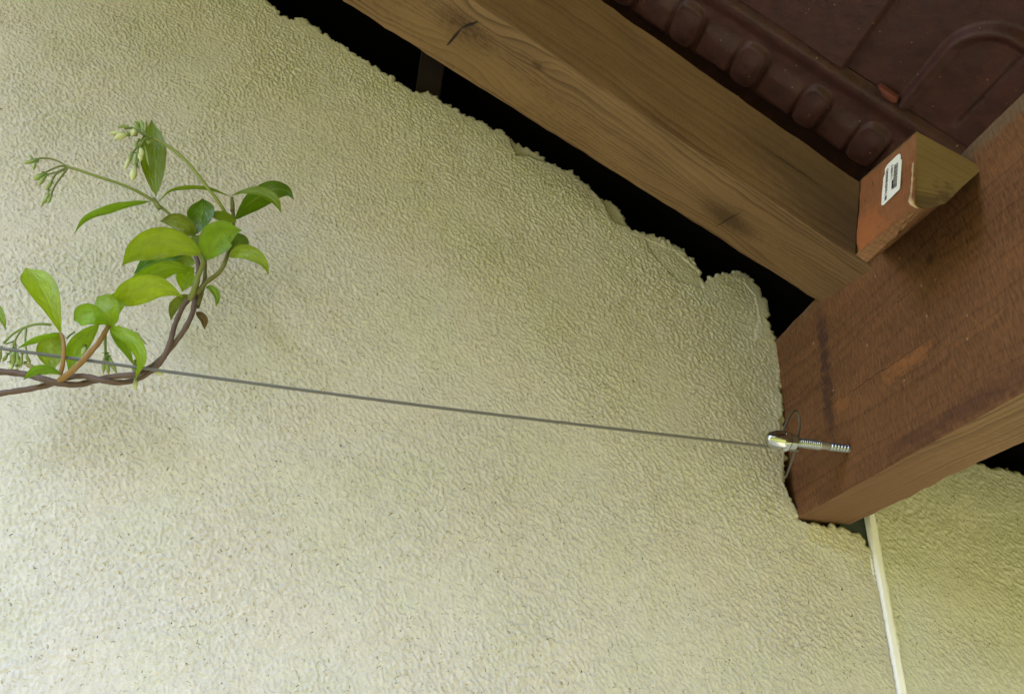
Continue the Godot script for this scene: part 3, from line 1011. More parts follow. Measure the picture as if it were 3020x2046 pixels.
# ---------- timbers ----------
func beam_and_rafter() -> void:
	var y_top := 2.5806
	var y_bot := 2.3588
	var wide := 0.0655
	var z0 := -0.19
	var z1 := 1.02
	var length := z1 - z0
	# left face picture: u runs from the wall end outwards, v from bottom to top (first 0.8 m carries the detail)
	var shown := 0.85
	var face := func(px: float, py: float) -> Vector2:
		var p := at_x(px, py, BEAM_X)
		return Vector2(p.z - z0, p.y - y_bot)
	var cracks := []
	for c in [[2400, 1225, 2475, 1180, 0.0006, 0.5], [2475, 1180, 2760, 985, 0.0006, 0.6], [2640, 1120, 2760, 1060, 0.0005, 0.35], [2720, 1080, 3030, 850, 0.0006, 0.3], [2370, 1300, 2420, 1255, 0.0006, 0.6], [2620, 910, 2700, 845, 0.0007, 0.5]]:
		var a: Vector2 = face.call(c[0], c[1])
		var b: Vector2 = face.call(c[2], c[3])
		cracks.append([a.x, a.y, b.x, b.y, c[4], c[5]])
	var stains := []
	# an upright dark run of old stain near the wall
	var s1: Vector2 = face.call(2425, 960)
	var s2: Vector2 = face.call(2447, 1240)
	for k in 7:
		var m := s1.lerp(s2, k / 6.0)
		stains.append([m.x, m.y, 0.0085, 0.024, Color(0.040, 0.017, 0.012), 0.42])
	for q in [[2940, 1150, 0.05, 0.011], [2800, 1240, 0.06, 0.009], [2690, 1300, 0.045, 0.006], [2440, 1465, 0.02, 0.010], [2330, 1400, 0.006, 0.03]]:
		var m: Vector2 = face.call(q[0], q[1])
		stains.append([m.x, m.y, q[2], q[3], Color(0.060, 0.023, 0.013), 0.36])
	for q in [[2640, 1090, 0.020, 0.008], [2700, 1055, 0.02, 0.006], [2480, 1195, 0.012, 0.006]]:
		var m: Vector2 = face.call(q[0], q[1])
		stains.append([m.x, m.y, q[2], q[3], Color(0.26, 0.10, 0.03), 0.5])
	var grey: Vector2 = face.call(2930, 360)
	stains.append([grey.x, y_top - y_bot, 0.30, 0.013, Color(0.135, 0.098, 0.058), 0.65])
	stains.append([grey.x + 0.4, y_top - y_bot, 0.30, 0.02, Color(0.135, 0.098, 0.058), 0.65])
	var kn: Vector2 = face.call(2744, 765)
	for k in 16:           # pale specks of plaster splashed on the face
		stains.append([rng.randf_range(0.2, 0.62), rng.randf_range(0.01, 0.2), rng.randf_range(0.0006, 0.0014), rng.randf_range(0.0006, 0.0013), Color(0.36, 0.24, 0.15), 0.8])
	var left := wood(shown, y_top - y_bot, 1500.0, {"light": Color(0.190, 0.084, 0.032), "dark": Color(0.062, 0.025, 0.009), "rings": 70.0, "contrast": 0.75, "saw": 0.75, "cracks": cracks, "stains": stains,
		"knots": [[kn.x, kn.y, 0.006, 0.005, 1.0]], "relief": 0.16, "rough": 0.72}, 11)
	left.uv1_scale = Vector3(length / shown, 1, 1)
	left.texture_repeat = true
	var bottom := wood(shown, wide, 1300.0, {"light": Color(0.215, 0.128, 0.058), "dark": Color(0.085, 0.046, 0.020), "rings": 115.0, "contrast": 1.2, "saw": 0.25, "tilt": 0.09, "relief": 0.12, "rough": 0.75,
		"stains": [[0.26, 0.03, 0.13, 0.06, Color(0.15, 0.075, 0.04), 0.6]]}, 23)
	bottom.uv1_scale = Vector3(length / shown, 1, 1)
	bottom.texture_repeat = true
	var ends := []
	for z in [z0, z1]:
		ends.append([Vector3(BEAM_X + wide, y_bot, z), Vector3(BEAM_X, y_bot, z), Vector3(BEAM_X, y_top, z), Vector3(BEAM_X + wide, y_top, z)])
	var o := thing("roof_beam", "thick red-brown sawn beam jutting out of the plaster wall, bolt at its end", "beam", Vector3(BEAM_X, y_bot, 0))
	put("timber", timber(ends[0], ends[1], [bottom, left, M.plain_wood, M.plain_wood], 0.0022, 160, 4, 0.0008), null, o)
	# rafter: the slightly wound timber lying over the beam, parallel to the wall's sloping top
	var zr := 0.0994
	var zf := 0.194
	var a := [at(1000, 0, zr), at(1390, 0, zf), at(1780, 0, zf)]
	var b := [at(2416, 894, zr), at(2419, 690, zf), at(2537, 532, zf)]
	var e0 := []
	var e1 := []
	for k in 3:
		var d: Vector3 = (b[k] - a[k])
		e0.append(a[k] + d * ((-0.62 - a[k].x) / d.x))
		e1.append(a[k] + d * ((0.98 - a[k].x) / d.x))
	e0.append(Vector3(e0[2].x, e0[2].y, zr))
	e1.append(Vector3(e1[2].x, e1[2].y, zr))
	var rl: float = e0[0].distance_to(e1[0])
	var along: Vector3 = (e1[0] - e0[0]).normalized()
	var bw: float = 0.5 * (e0[0].distance_to(e0[1]) + e1[0].distance_to(e1[1]))
	var under := func(px: float, py: float) -> Vector2:
		var z := zr
		for it in 12:        # meet the wound underside: find the depth at which the point lies on it
			var p := at(px, py, z)
			var t := clampf((p.x - e0[0].x) / (e1[0].x - e0[0].x), 0.0, 1.0)
			var r: Vector3 = e0[0].lerp(e1[0], t)
			var g: Vector3 = e0[1].lerp(e1[1], t)
			var want: float = lerpf(r.y, g.y, (z - zr) / (zf - zr))
			z = clampf(z + (p.y - want) * 0.6, zr - 0.01, zf + 0.01)
		var p2 := at(px, py, z)
		return Vector2((p2.x - e0[0].x) / (e1[0].x - e0[0].x) * rl, (z - zr) / (zf - zr) * bw)
	var k1: Vector2 = under.call(1372, 98)
	var k2: Vector2 = under.call(1586, 195)
	var k3: Vector2 = under.call(2150, 650)
	var c1: Vector2 = under.call(1410, 64)
	var c2: Vector2 = under.call(1362, 82)
	var c3: Vector2 = under.call(1318, 136)
	var d1: Vector2 = under.call(2110, 672)
	var d2: Vector2 = under.call(2185, 628)
	var low := wood(rl, bw, 1050.0, {"light": Color(0.245, 0.148, 0.068), "dark": Color(0.082, 0.044, 0.018), "rings": 120.0, "contrast": 1.25, "relief": 0.12, "rough": 0.7, "tilt": 0.012,
		"knots": [[k1.x, k1.y, 0.034, 0.024, 1.0], [k2.x, k2.y, 0.0075, 0.0055, 1.0], [k3.x, k3.y, 0.032, 0.017, 1.0]],
		"cracks": [[c1.x, c1.y, c2.x, c2.y, 0.0017, 1.0], [c2.x, c2.y, c3.x, c3.y, 0.0015, 1.0], [d1.x, d1.y, d2.x, d2.y, 0.0008, 0.8]],
		"stains": [[k3.x + 0.28, bw * 0.5, 0.12, 0.09, Color(0.15, 0.085, 0.05), 0.45], [0.75, bw * 0.3, 0.14, 0.03, Color(0.20, 0.12, 0.045), 0.5]]}, 41)
	var fh: float = 0.5 * (e0[1].distance_to(e0[2]) + e1[1].distance_to(e1[2]))
	var q1 := at(2250, 430, zf)
	var q2 := at(2420, 545, zf)
	var side_uv := func(p: Vector3) -> Vector2:
		var t: float = (p.x - e0[1].x) / (e1[1].x - e0[1].x)
		var lowp: Vector3 = e0[1].lerp(e1[1], t)
		var topp: Vector3 = e0[2].lerp(e1[2], t)
		return Vector2(t * rl, clampf((p.y - lowp.y) / maxf(0.01, topp.y - lowp.y), 0.0, 1.0) * fh)
	var f1: Vector2 = side_uv.call(q1)
	var f2: Vector2 = side_uv.call(q2)
	var front := wood(rl, fh, 1050.0, {"light": Color(0.270, 0.156, 0.076), "dark": Color(0.115, 0.062, 0.029), "rings": 75.0, "contrast": 0.8, "relief": 0.1, "rough": 0.72, "saw": 0.15,
		"cracks": [[f1.x, f1.y, f2.x, f2.y, 0.0010, 0.75]], "stains": [[f2.x + 0.02, fh * 0.5, 0.09, 0.08, Color(0.125, 0.075, 0.045), 0.5]]}, 47)
	var rafter := thing("rafter", "pale yellow-brown knotty rafter sloping down along the wall top onto the beam", "rafter", e0[0])
	put("timber", timber(e0, e1, [low, front, M.plain_wood, M.plain_wood], 0.003, 150, 8, 0.0008), null, rafter)

# ---------- short block with its price sticker ----------
func block() -> void:
	var xe := 0.392
	var zf := 0.342
	# outline of the front side, then of the back side; the cut end leans with the roof pitch
	var fr := [at(2704, 387, zf), at(2902, 495, zf), at(2838, 552, zf), at(2790, 600, zf), at(2726, 618, zf), at(2700, 606, zf)]
	var end_tl := at_x(2537, 532, fr[0].x - 0.003)
	var end_bl := at_x(2521, 748, fr[5].x - 0.004)
	var end_low := at_x(2560, 776, fr[5].x + 0.004)
	var o := thing("wood_block", "short wooden block with orange-brown sawn end and white sticker, fixed against the beam", "wood block", end_bl)
	var acc := Acc.new()
	# end face as a sheet with a torn lower edge
	var rows := []
	var uvs := []
	var f := noise(FastNoiseLite.TYPE_SIMPLEX, 60.0, 17, 3)
	for r in 15:
		var row := []
		var ur := []
		for s in 15:
			var t := s / 14.0
			var h := r / 14.0
			var p: Vector3 = end_bl.lerp(fr[5], t).lerp(end_tl.lerp(fr[0], t), h)
			var rough := 0.0009 * f.get_noise_2d(t, h)
			if h < 0.08:
				p += Vector3(0.0018, 0.001 * f.get_noise_2d(t * 3.0, 4.0), 0)
			if t < 0.01 or t > 0.99 or h > 0.99:
				rough += 0.0012
			row.append(p + Vector3(rough, 0, 0))
			ur.append(Vector2(t, h))
		rows.append(row)
		uvs.append(ur)
	acc.sheet(rows, null, [], Vector3(-1, 0, 0), uvs)
	var m := ArrayMesh.new()
	var orange := wood(0.09, 0.075, 4200.0, {"light": Color(0.25, 0.098, 0.034), "dark": Color(0.14, 0.050, 0.018), "rings": 40.0, "contrast": 0.35, "relief": 0.08, "rough": 0.75, "saw": 0.5,
		"stains": [[0.012, 0.012, 0.03, 0.02, Color(0.34, 0.105, 0.03), 0.6], [0.07, 0.07, 0.03, 0.02, Color(0.26, 0.12, 0.05), 0.5]], "cracks": [[0.022, 0.062, 0.026, 0.056, 0.0006, 0.8], [0.012, 0.05, 0.014, 0.044, 0.0005, 0.7]]}, 71)
	acc.add_to(m, orange)
	# front side
	var yellow := wood(0.06, 0.08, 4200.0, {"light": Color(0.31, 0.21, 0.082), "dark": Color(0.18, 0.115, 0.042), "rings": 130.0, "contrast": 0.8, "relief": 0.08, "rough": 0.75, "tilt": 0.55,
		"stains": [[0.03, 0.0, 0.05, 0.022, Color(0.09, 0.055, 0.03), 0.8]]}, 73)
	var side := Acc.new()
	var c := Vector3.ZERO
	for p in fr:
		c += p / fr.size()
	var to_uv := func(p: Vector3) -> Vector2:
		return Vector2((p.x - fr[0].x) / 0.055, 1.0 - (fr[0].y - p.y) / 0.085)
	for k in fr.size():
		var p: Vector3 = fr[k]
		var q: Vector3 = fr[(k + 1) % fr.size()]
		side.flat(p, q, c, Vector3(0, 0, 1), Color.WHITE, to_uv.call(p), to_uv.call(q), to_uv.call(c))
	side.add_to(m, yellow)
	# underside, torn where the saw broke out
	var torn := Acc.new()
	var lower := []
	var trn := noise(FastNoiseLite.TYPE_SIMPLEX, 120.0, 19, 3)
	for r in 17:
		var row := []
		var t := r / 16.0
		var e: Vector3 = end_bl.lerp(fr[5], t) + Vector3(0.0012, 0.0016 * trn.get_noise_2d(t * 0.4, 2.0), 0)
		var g: Vector3 = end_low.lerp(fr[4], t)
		var far := at_x(lerpf(2600, 2838, t), lerpf(748, 552, t), 0.4375)
		for s in 15:
			var w := s / 14.0
			var p := e.lerp(g, minf(1.0, w * 2.0)) if w < 0.5 else g.lerp(far, w * 2.0 - 1.0)
			if r == 16 and w > 0.5:
				p = fr[4].lerp(fr[3], (w - 0.5) * 4.0) if w < 0.75 else fr[3].lerp(fr[2], (w - 0.75) * 4.0)
			p += Vector3(0.0, 0.0022 * trn.get_noise_2d(t * 0.9 + w * 0.2, w * 0.35) * sin(PI * w) * sin(PI * clampf(t, 0.0, 1.0)), 0.0)
			row.append(p)
		lower.append(row)
	torn.sheet(lower, null, [], Vector3(-0.4, -1, 0))
	var splinter := wood(0.08, 0.05, 3000.0, {"light": Color(0.30, 0.15, 0.060), "dark": Color(0.15, 0.066, 0.028), "rings": 260.0, "contrast": 0.9, "relief": 0.2, "rough": 0.85, "saw": 0.6}, 79)
	torn.add_to(m, splinter)
	# remaining sides, towards the rafter and upwards
	var rest := Acc.new()
	var back := [end_tl, Vector3(0.4375, end_tl.y - 0.02, end_tl.z), at_x(2600, 748, 0.4375), end_bl]
	rest.quad(back[0], back[1], back[2], back[3], Vector3(0, 0, -1))
	rest.quad(end_tl, back[1], fr[1], fr[0], Vector3(0.3, 1, 0))
	rest.add_to(m, M.plain_wood)
	put("offcut", m, null, o)
	# torn light fibres on the front arris
	var fib := Acc.new()
	var line := px_path([[2694, 480, zf + 0.0004], [2693, 520, zf + 0.0008], [2690, 560, zf + 0.0008], [2687, 588, zf + 0.0010], [2698, 606, zf + 0.0008], [2710, 614, zf + 0.0006]])
	fib.tube(smooth_path(line), [0.0004, 0.0008, 0.0007, 0.0010, 0.0009, 0.0006, 0.0009, 0.0012, 0.0008, 0.0006, 0.0009, 0.0011, 0.0008, 0.0009, 0.0006, 0.0008, 0.0011, 0.0012, 0.0013, 0.0018, 0.0020, 0.0020, 0.0018, 0.0014, 0.0012, 0.0012, 0.0010, 0.0009, 0.0007, 0.0005, 0.0003], 7, Color(0.42, 0.30, 0.17), 0.25, 1.3)
	put("torn_fibres", fib.mesh(), M.stem, o)
	# sticker: the right-hand frame of the end face; text runs downwards
	var q := [[2658, 454], [2656, 470], [2661, 471], [2655, 556], [2650, 562], [2607, 603], [2601, 604], [2603, 566], [2607, 520], [2611, 499], [2614, 480], [2626, 474], [2650, 455]]
	var plane_n: Vector3 = (fr[0] - end_tl).cross(end_bl - end_tl).normalized()
	if plane_n.x > 0.0:
		plane_n = -plane_n
	var on_end := func(px: float, py: float, off: float) -> Vector3:
		var d := ray(px, py)
		var s: float = ((end_tl + plane_n * (off + 0.0006)) - EYE).dot(plane_n) / d.dot(plane_n)
		return EYE + d * s
	# the outline comes from the picture: rounded card, one edge torn
	var card := [[2653, 453], [2657, 456], [2657, 470], [2661, 470], [2655, 553], [2652, 560], [2645, 566], [2608, 603], [2604, 605], [2600, 604], [2602, 570], [2605, 545], [2606, 525], [2611, 512], [2611, 499], [2615, 490], [2620, 483], [2632, 472], [2645, 459]]
	var st := Acc.new()
	var mid := Vector3.ZERO
	var ring := []
	for p in card:
		ring.append(on_end.call(p[0], p[1], 0.0005))
		mid += ring[-1] / card.size()
	for k in ring.size():
		st.flat(ring[k], ring[(k + 1) % ring.size()], mid, plane_n)
		st.quad(ring[k], ring[(k + 1) % ring.size()], ring[(k + 1) % ring.size()] - plane_n * 0.0004, ring[k] - plane_n * 0.0004, ring[k] - mid)
	var sticker := put("sticker", st.mesh(), mat(Color(0.78, 0.77, 0.70), 0.5), o)
	sticker.set_meta("label", "white sticker with barcode")
	var ink := mat(Color(0.02, 0.02, 0.022), 0.6)
	# barcode bars run across the sticker, stacked down its length
	var bars := Acc.new()
	var y0 := 478.0
	var pattern := [2, 1.5, 1.2, 1.5, 2, 1.4, 2.6, 1.3, 1.2, 1.8, 2.0, 1.2, 1.3, 1.2, 2.6, 1.5, 1.2, 1.1, 1.8, 1.2, 2.4, 1.3, 1.4, 1.2, 1.2, 1.6, 2.8, 1.3, 1.5, 1.2, 1.2, 1.3, 2.2, 1.2, 1.4, 2.0, 2.8, 1.5, 3.0, 1.2, 2.4, 1.2, 1.4]
	var k := 0
	while k < pattern.size():
		var y1: float = y0 + pattern[k]
		var right := func(y: float) -> float: return 2650.0 - (y - 478.0) * 0.062
		var a := [Vector2(right.call(y0), y0), Vector2(right.call(y1), y1), Vector2(right.call(y1) - 12.0, y1 + 9.5), Vector2(right.call(y0) - 12.0, y0 + 9.5)]
		bars.quad(on_end.call(a[0].x, a[0].y, 0.0007), on_end.call(a[1].x, a[1].y, 0.0007), on_end.call(a[2].x, a[2].y, 0.0007), on_end.call(a[3].x, a[3].y, 0.0007), plane_n)
		y0 = y1 + (pattern[k + 1] if k + 1 < pattern.size() else 0.0)
		k += 2
	for blk in [[[2636, 528], [2635, 552], [2630, 560], [2631, 533]]]:
		bars.quad(on_end.call(blk[0][0], blk[0][1], 0.0007), on_end.call(blk[1][0], blk[1][1], 0.0007), on_end.call(blk[2][0], blk[2][1], 0.0007), on_end.call(blk[3][0], blk[3][1], 0.0007), plane_n)
	put("barcode", bars.mesh(), ink, sticker)
	for line_ in [["CHEVRON 63X75 L 4M", 2620, 496, 2615, 587, 0.0030], ["5 400111 1", 2634, 486, 2632, 526, 0.0024]]:
		var tm := TextMesh.new()
		var font := SystemFont.new()
		font.font_names = PackedStringArray(["Droid Sans"])
		font.font_weight = 700
		tm.font = font
		tm.text = line_[0]
		tm.font_size = 32
		tm.pixel_size = 0.001
		tm.depth = 0.001
		var from: Vector3 = on_end.call(line_[1], line_[2], 0.0007)
		var to: Vector3 = on_end.call(line_[3], line_[4], 0.0007)
		var w := tm.get_aabb().size
		var dx := (to - from)
		var sx := dx.length() / w.x
		var bx := dx.normalized()
		var bz := plane_n
		var by := bz.cross(bx).normalized()
		var sy: float = line_[5] / maxf(0.001, w.y)
		var t := put("lettering", tm, ink, sticker)
		t.transform = Transform3D(Basis(bx * sx, by * sy, bz * 0.1), (from + to) / 2.0 - by * line_[5] * 0.35)

# ---------- hanger bolt and wire ----------
func ring_rows(prof: Array, axis_from: Vector3, dir: Vector3, sides: int, shape: Callable) -> Array:
	var x := dir.cross(Vector3(0.2, 1, 0.3)).normalized()
	var y := dir.cross(x)
	var rows := []
	for p in prof:
		var row := PackedVector3Array()
		for s in sides + 1:
			var a := TAU * (s % sides) / sides
			row.append(axis_from + dir * p.x + (x * cos(a) + y * sin(a)) * shape.call(p.y, a, p.x))
		rows.append(row)
	return rows

func facet(rows: Array, centres: Array, acc: Acc) -> void:
	for r in rows.size() - 1:
		for s in rows[r].size() - 1:
			var mid: Vector3 = (rows[r][s] + rows[r + 1][s + 1]) / 2.0
			acc.quad(rows[r][s], rows[r][s + 1], rows[r + 1][s + 1], rows[r + 1][s], mid - (centres[r] + centres[r + 1]) / 2.0 + (centres[r] - centres[r + 1]) * 0.0)

func bolt() -> void:
	var z := 0.107
	var tip := at(2502, 1323, z)
	var axis := Vector3(-1, 0, 0)
	var start := Vector3(BEAM_X + 0.012, tip.y, z)
	var where := func(px: float) -> float:      # distance from start along the axis for a picture column
		var best := 0.0
		var near := 1e9
		for k in 400:
			var s := k * 0.0004
			var c := lens.inverse() * (start + axis * s - EYE)
			var x := 1510.0 + FOCAL * c.x / -c.z
			if absf(x - px) < near:
				near = absf(x - px)
				best = s
		return best
	var s_thread: float = where.call(2447)
	var s_shank: float = where.call(2420)
	var s_nut: float = where.call(2342)
	var s_hex: float = where.call(2325)
	var s_dome: float = where.call(2308)
	var s_end: float = where.call(2259)
	var k := scale_at(tip)
	var o := thing("hanger_bolt", "shiny zinc hanger bolt with domed cap nut screwed into the beam", "bolt", Vector3(BEAM_X, tip.y, z))
	var round_ := func(r: float, _a: float, _s: float) -> float: return r
	# coarse wood thread: a helix of sharp ridges
	var acc := Acc.new()
	var prof := []
	var pitch := 0.0033
	var many := int(s_thread / pitch * 10.0)
	var r_core := 9.5 * k
	for q in many + 1:
		prof.append(Vector2(s_thread * q / many, r_core))
	var helix := func(r: float, a: float, s: float) -> float:
		var f := fposmod(s / pitch + a / TAU, 1.0)
		return r + 4.2 * k * pow(maxf(0.0, 1.0 - absf(f - 0.5) * 2.6), 0.8)
	var rows := ring_rows(prof, start, axis, 28, helix)
	var cs := []
	for p in prof:
		cs.append(start + axis * p.x)
	acc.sheet(rows, cs)
	put("wood_thread", acc.mesh(), M.zinc, o)
	acc = Acc.new()
	prof = [Vector2(s_thread - 0.001, 8.6 * k), Vector2(s_thread, 11.0 * k), Vector2(s_shank - 0.001, 12.0 * k), Vector2(s_shank, 11.5 * k)]
	cs = []
	for p in prof:
		cs.append(start + axis * p.x)
	acc.sheet(ring_rows(prof, start, axis, 24, round_), cs)
	put("shank", acc.mesh(), mat(Color(0.30, 0.29, 0.26), 0.55, 0.5), o)
	acc = Acc.new()
	prof = []
	var fine := 0.0021
	many = int((s_nut - s_shank + 0.002) / fine * 8.0)
	for q in many + 1:
		prof.append(Vector2(s_shank + (s_nut - s_shank + 0.002) * q / many, 13.2 * k))
	var vee := func(r: float, a: float, s: float) -> float:
		var f := fposmod(s / fine + a / TAU, 1.0)
		return r - 1.0 * k + 3.0 * k * (1.0 - absf(f - 0.5) * 2.0)
	cs = []
	for p in prof:
		cs.append(start + axis * p.x)
	acc.sheet(ring_rows(prof, start, axis, 28, vee), cs)
	put("machine_thread", acc.mesh(), M.zinc, o)
	# thin lock nut against the thread
	var hex := func(r: float, a: float, s: float) -> float:
		var f := fposmod(a + 0.35, TAU / 6.0) - TAU / 12.0
		return r * cos(TAU / 12.0) / cos(f)
	var nut := func(s0: float, s1: float, r: float, bevel: float, called: String, m: Material) -> void:
		var ac := Acc.new()
		var chamfer := func(rr: float, a: float, s: float) -> float:
			var h: float = hex.call(r, a, s)
			return minf(h, rr)
		var pr := [Vector2(s0, 0.001), Vector2(s0, r * 0.93), Vector2(s0 + bevel, r * 1.01), Vector2(s1 - bevel, r * 1.01), Vector2(s1, r * 0.93), Vector2(s1, 0.001)]
		var cc := []
		for p in pr:
			cc.append(start + axis * ((s0 + s1) / 2.0))
		facet(ring_rows(pr, start, axis, 48, chamfer), cc, ac)
		put(called, ac.mesh(), m, o)
	nut.call(s_nut - 0.0012, s_hex, 24.0 * k, 0.0008, "lock_nut", M.zinc)
	nut.call(s_hex + 0.0012, s_dome + 0.0012, 32.5 * k, 0.0012, "cap_nut", M.chrome)
	nut.call(s_hex + 0.0002, s_hex + 0.0013, 31.0 * k, 0.0003, "washer", mat(Color(0.02, 0.02, 0.02), 0.5))
	acc = Acc.new()
	prof = []
	cs = []
	var reach := s_end - s_dome
	for q in 25:
		var a := PI / 2.0 * q / 24.0
		prof.append(Vector2(s_dome + reach * sin(a), 29.0 * k * pow(maxf(cos(a), 0.0), 0.72) + 1e-6))
		cs.append(start + axis * s_dome)
	acc.sheet(ring_rows(prof, start, axis, 40, round_), cs)
	put("dome", acc.mesh(), M.chrome, o)

func strand_rope(path: Array, r: float, turn: float, acc: Acc) -> void:     # six wires laid round a core
	var rr := r * 0.35
	var run := 0.0
	var prev := Vector3(0.1, 0.9, 0.3)
	var frames := []
	for k in path.size():
		var t: Vector3 = (path[mini(k + 1, path.size() - 1)] - path[maxi(k - 1, 0)]).normalized()
		prev = (prev - t * prev.dot(t)).normalized()
		if k > 0:
			run += path[k].distance_to(path[k - 1])
		frames.append([path[k], prev, t.cross(prev), run])
	for s in 6:
		var pts := []
		var rad := []
		for f in frames:
			var a: float = TAU * s / 6.0 + f[3] / turn * TAU
			pts.append(f[0] + (f[1] * cos(a) + f[2] * sin(a)) * (r - rr))
			rad.append(rr)
		acc.tube(pts, rad, 6)

func dense(ctrl: Array, step: float) -> Array:
	var sm := smooth_path(ctrl, 24)
	var out := [sm[0]]
	for k in range(1, sm.size()):
		var a: Vector3 = sm[k - 1]
		var b: Vector3 = sm[k]
		var n := maxi(1, int(a.distance_to(b) / step))
		for s in n:
			out.append(a.lerp(b, (s + 1.0) / n))
	return out

func wire() -> void:
	var z := 0.107
	var o := thing("steel_wire", "thin grey twisted steel wire stretched across the wall to the bolt", "wire", at(2310, 1318, z))
	var k := scale_at(at(1200, 1180, z))
	var acc := Acc.new()
	var a := at(-160, 1005, z)
	var b := at(1180, 1186, z) + Vector3(0, -0.0006, 0)
	var c := at(2272, 1318, z - 0.007)
	var d := at(2300, 1322, z - 0.002)
	var e := at(2318, 1316, z + 0.004)
	strand_rope(dense([a, b, c, d, e], 0.0011), 4.9 * k, 0.015, acc)
	put("cable", acc.mesh(), M.cable, o)
	acc = Acc.new()
	strand_rope(dense(px_path([[2306, 1280, 0.10], [2316, 1258, 0.10], [2328, 1232, 0.098], [2340, 1214, 0.095], [2350, 1212, 0.09], [2357, 1226, 0.085], [2360, 1250, 0.085], [2358, 1272, 0.09], [2352, 1300, 0.097], [2348, 1318, 0.097], [2342, 1340, 0.085], [2333, 1368, 0.06], [2322, 1398, 0.03], [2318, 1408, 0.012]]), 0.0012), 3.9 * k, 0.010, acc)
	put("loose_end", acc.mesh(), M.cable, o)

# ---------- the climbing plant ----------
var plant: Node3D
const GREEN := Color(0.105, 0.185, 0.016)
const YELLOW := Color(0.20, 0.28, 0.030)
const DEEP := Color(0.052, 0.112, 0.010)
const OLIVE := Color(0.105, 0.165, 0.016)

# ctrl: [x, y, z] from stalk to tip; half width in photo pixels; roll turns the blade about its midrib; cup lifts the margins; full 0..1 sets where it is widest
func leaf(ctrl: Array, half: float, roll := 0.2, cup := 0.25, col := GREEN, full := 0.45, roll_end := 99.0) -> void:
	var path := smooth_path(px_path(ctrl), maxi(2, int(30.0 / (ctrl.size() - 1))))
	var total := 0.0
	var run := [0.0]
	for k in range(1, path.size()):
		total += path[k].distance_to(path[k - 1])
		run.append(total)
	if roll_end > 90.0:
		roll_end = roll
	var rows := []
	var cols := []
	var uvs := []
	var cross := [-1.0, -0.8, -0.58, -0.36, -0.16, -0.045, 0.0, 0.045, 0.16, 0.36, 0.58, 0.8, 1.0]
	var k0 := scale_at(path[path.size() / 2])
	var e := log(0.5) / log(full)
	var bump := rng.randf() * 10.0
	var mottle := noise(FastNoiseLite.TYPE_SIMPLEX, 1.0, int(bump * 100.0), 2)
	var tone := rng.randf_range(0.92, 1.08)
	for k in path.size():
		var t: float = run[k] / total
		var tg: Vector3 = (path[mini(k + 1, path.size() - 1)] - path[maxi(k - 1, 0)]).normalized()
		var view: Vector3 = (EYE - path[k]).normalized()
		var sd := tg.cross(view).normalized()
		var nm := sd.cross(tg).normalized()
		var r := lerpf(roll, roll_end, t)
		var s2 := sd * cos(r) + nm * sin(r)
		var n2 := nm * cos(r) - sd * sin(r)
		var x := pow(t, e)
		var wd := half * 0.93 * k0 * pow(sin(PI * clampf(x, 0.0, 1.0)), 0.85 if t < full else 1.15) * (1.0 - 0.25 * smoothstep(0.8, 1.0, t)) + 0.0004
		if t < 0.06:
			wd = maxf(0.0006, wd * t / 0.06)
		var row := []
		var cr := []
		var ur := []
		for c in cross:
			var lift: float = cup * absf(c) * wd + 0.10 * wd * (1.0 - absf(c)) * 0.0
			lift -= 0.10 * wd * sin(absf(c) * PI) 
			lift += 0.05 * wd * sin(t * 17.0 + bump + c * 2.0) * absf(c)
			if absf(c) < 0.05:
				lift -= 0.0003
			row.append(path[k] + s2 * (c * wd) + n2 * lift)
			var cc := Color(col.r * 1.95, col.g * 1.75, col.b * 0.75) * tone
			if absf(c) < 0.1:
				cc = cc.lerp(Color(0.34, 0.40, 0.09), 0.22)
			elif absf(c) > 0.9:
				cc = cc.lerp(Color(0.10, 0.07, 0.02), 0.22)
			var vein := 0.5 + 0.5 * sin((t * 15.0 - absf(c) * 3.2) * TAU * 0.5)
			cc = cc.lerp(YELLOW, 0.16 * pow(vein, 6.0)) * (1.0 + 0.13 * mottle.get_noise_2d(t * 3.0 + bump, c * 1.6) + 0.08 * mottle.get_noise_2d(t * 13.0 + bump, c * 6.0))
			cr.append(Color(cc.r, cc.g, cc.b))
			ur.append(Vector2(c, t))
		rows.append(row)
		cols.append(cr)
		uvs.append(ur)
	var acc := Acc.new()
	acc.sheet(rows, null, cols, (EYE - path[path.size() / 2]).normalized() * 0.001, uvs)
	# thickness: the same blade a third of a millimetre behind
	put("leaf", acc.mesh(), M.leaf, plant)

func stem(called: String, ctrl: Array, r0: float, r1: float, col: Color, wob := 0.06, parent: Node3D = plant) -> MeshInstance3D:
	var path := smooth_path(px_path(ctrl), 7)
	var rad := []
	var k0 := scale_at(path[0])
	for k in path.size():
		rad.append(lerpf(r0, r1, float(k) / (path.size() - 1)) * k0)
	var acc := Acc.new()
	acc.tube(path, rad, 12, col, wob, rng.randf_range(0.7, 1.4))
	return put(called, acc.mesh(), M.stem, parent)

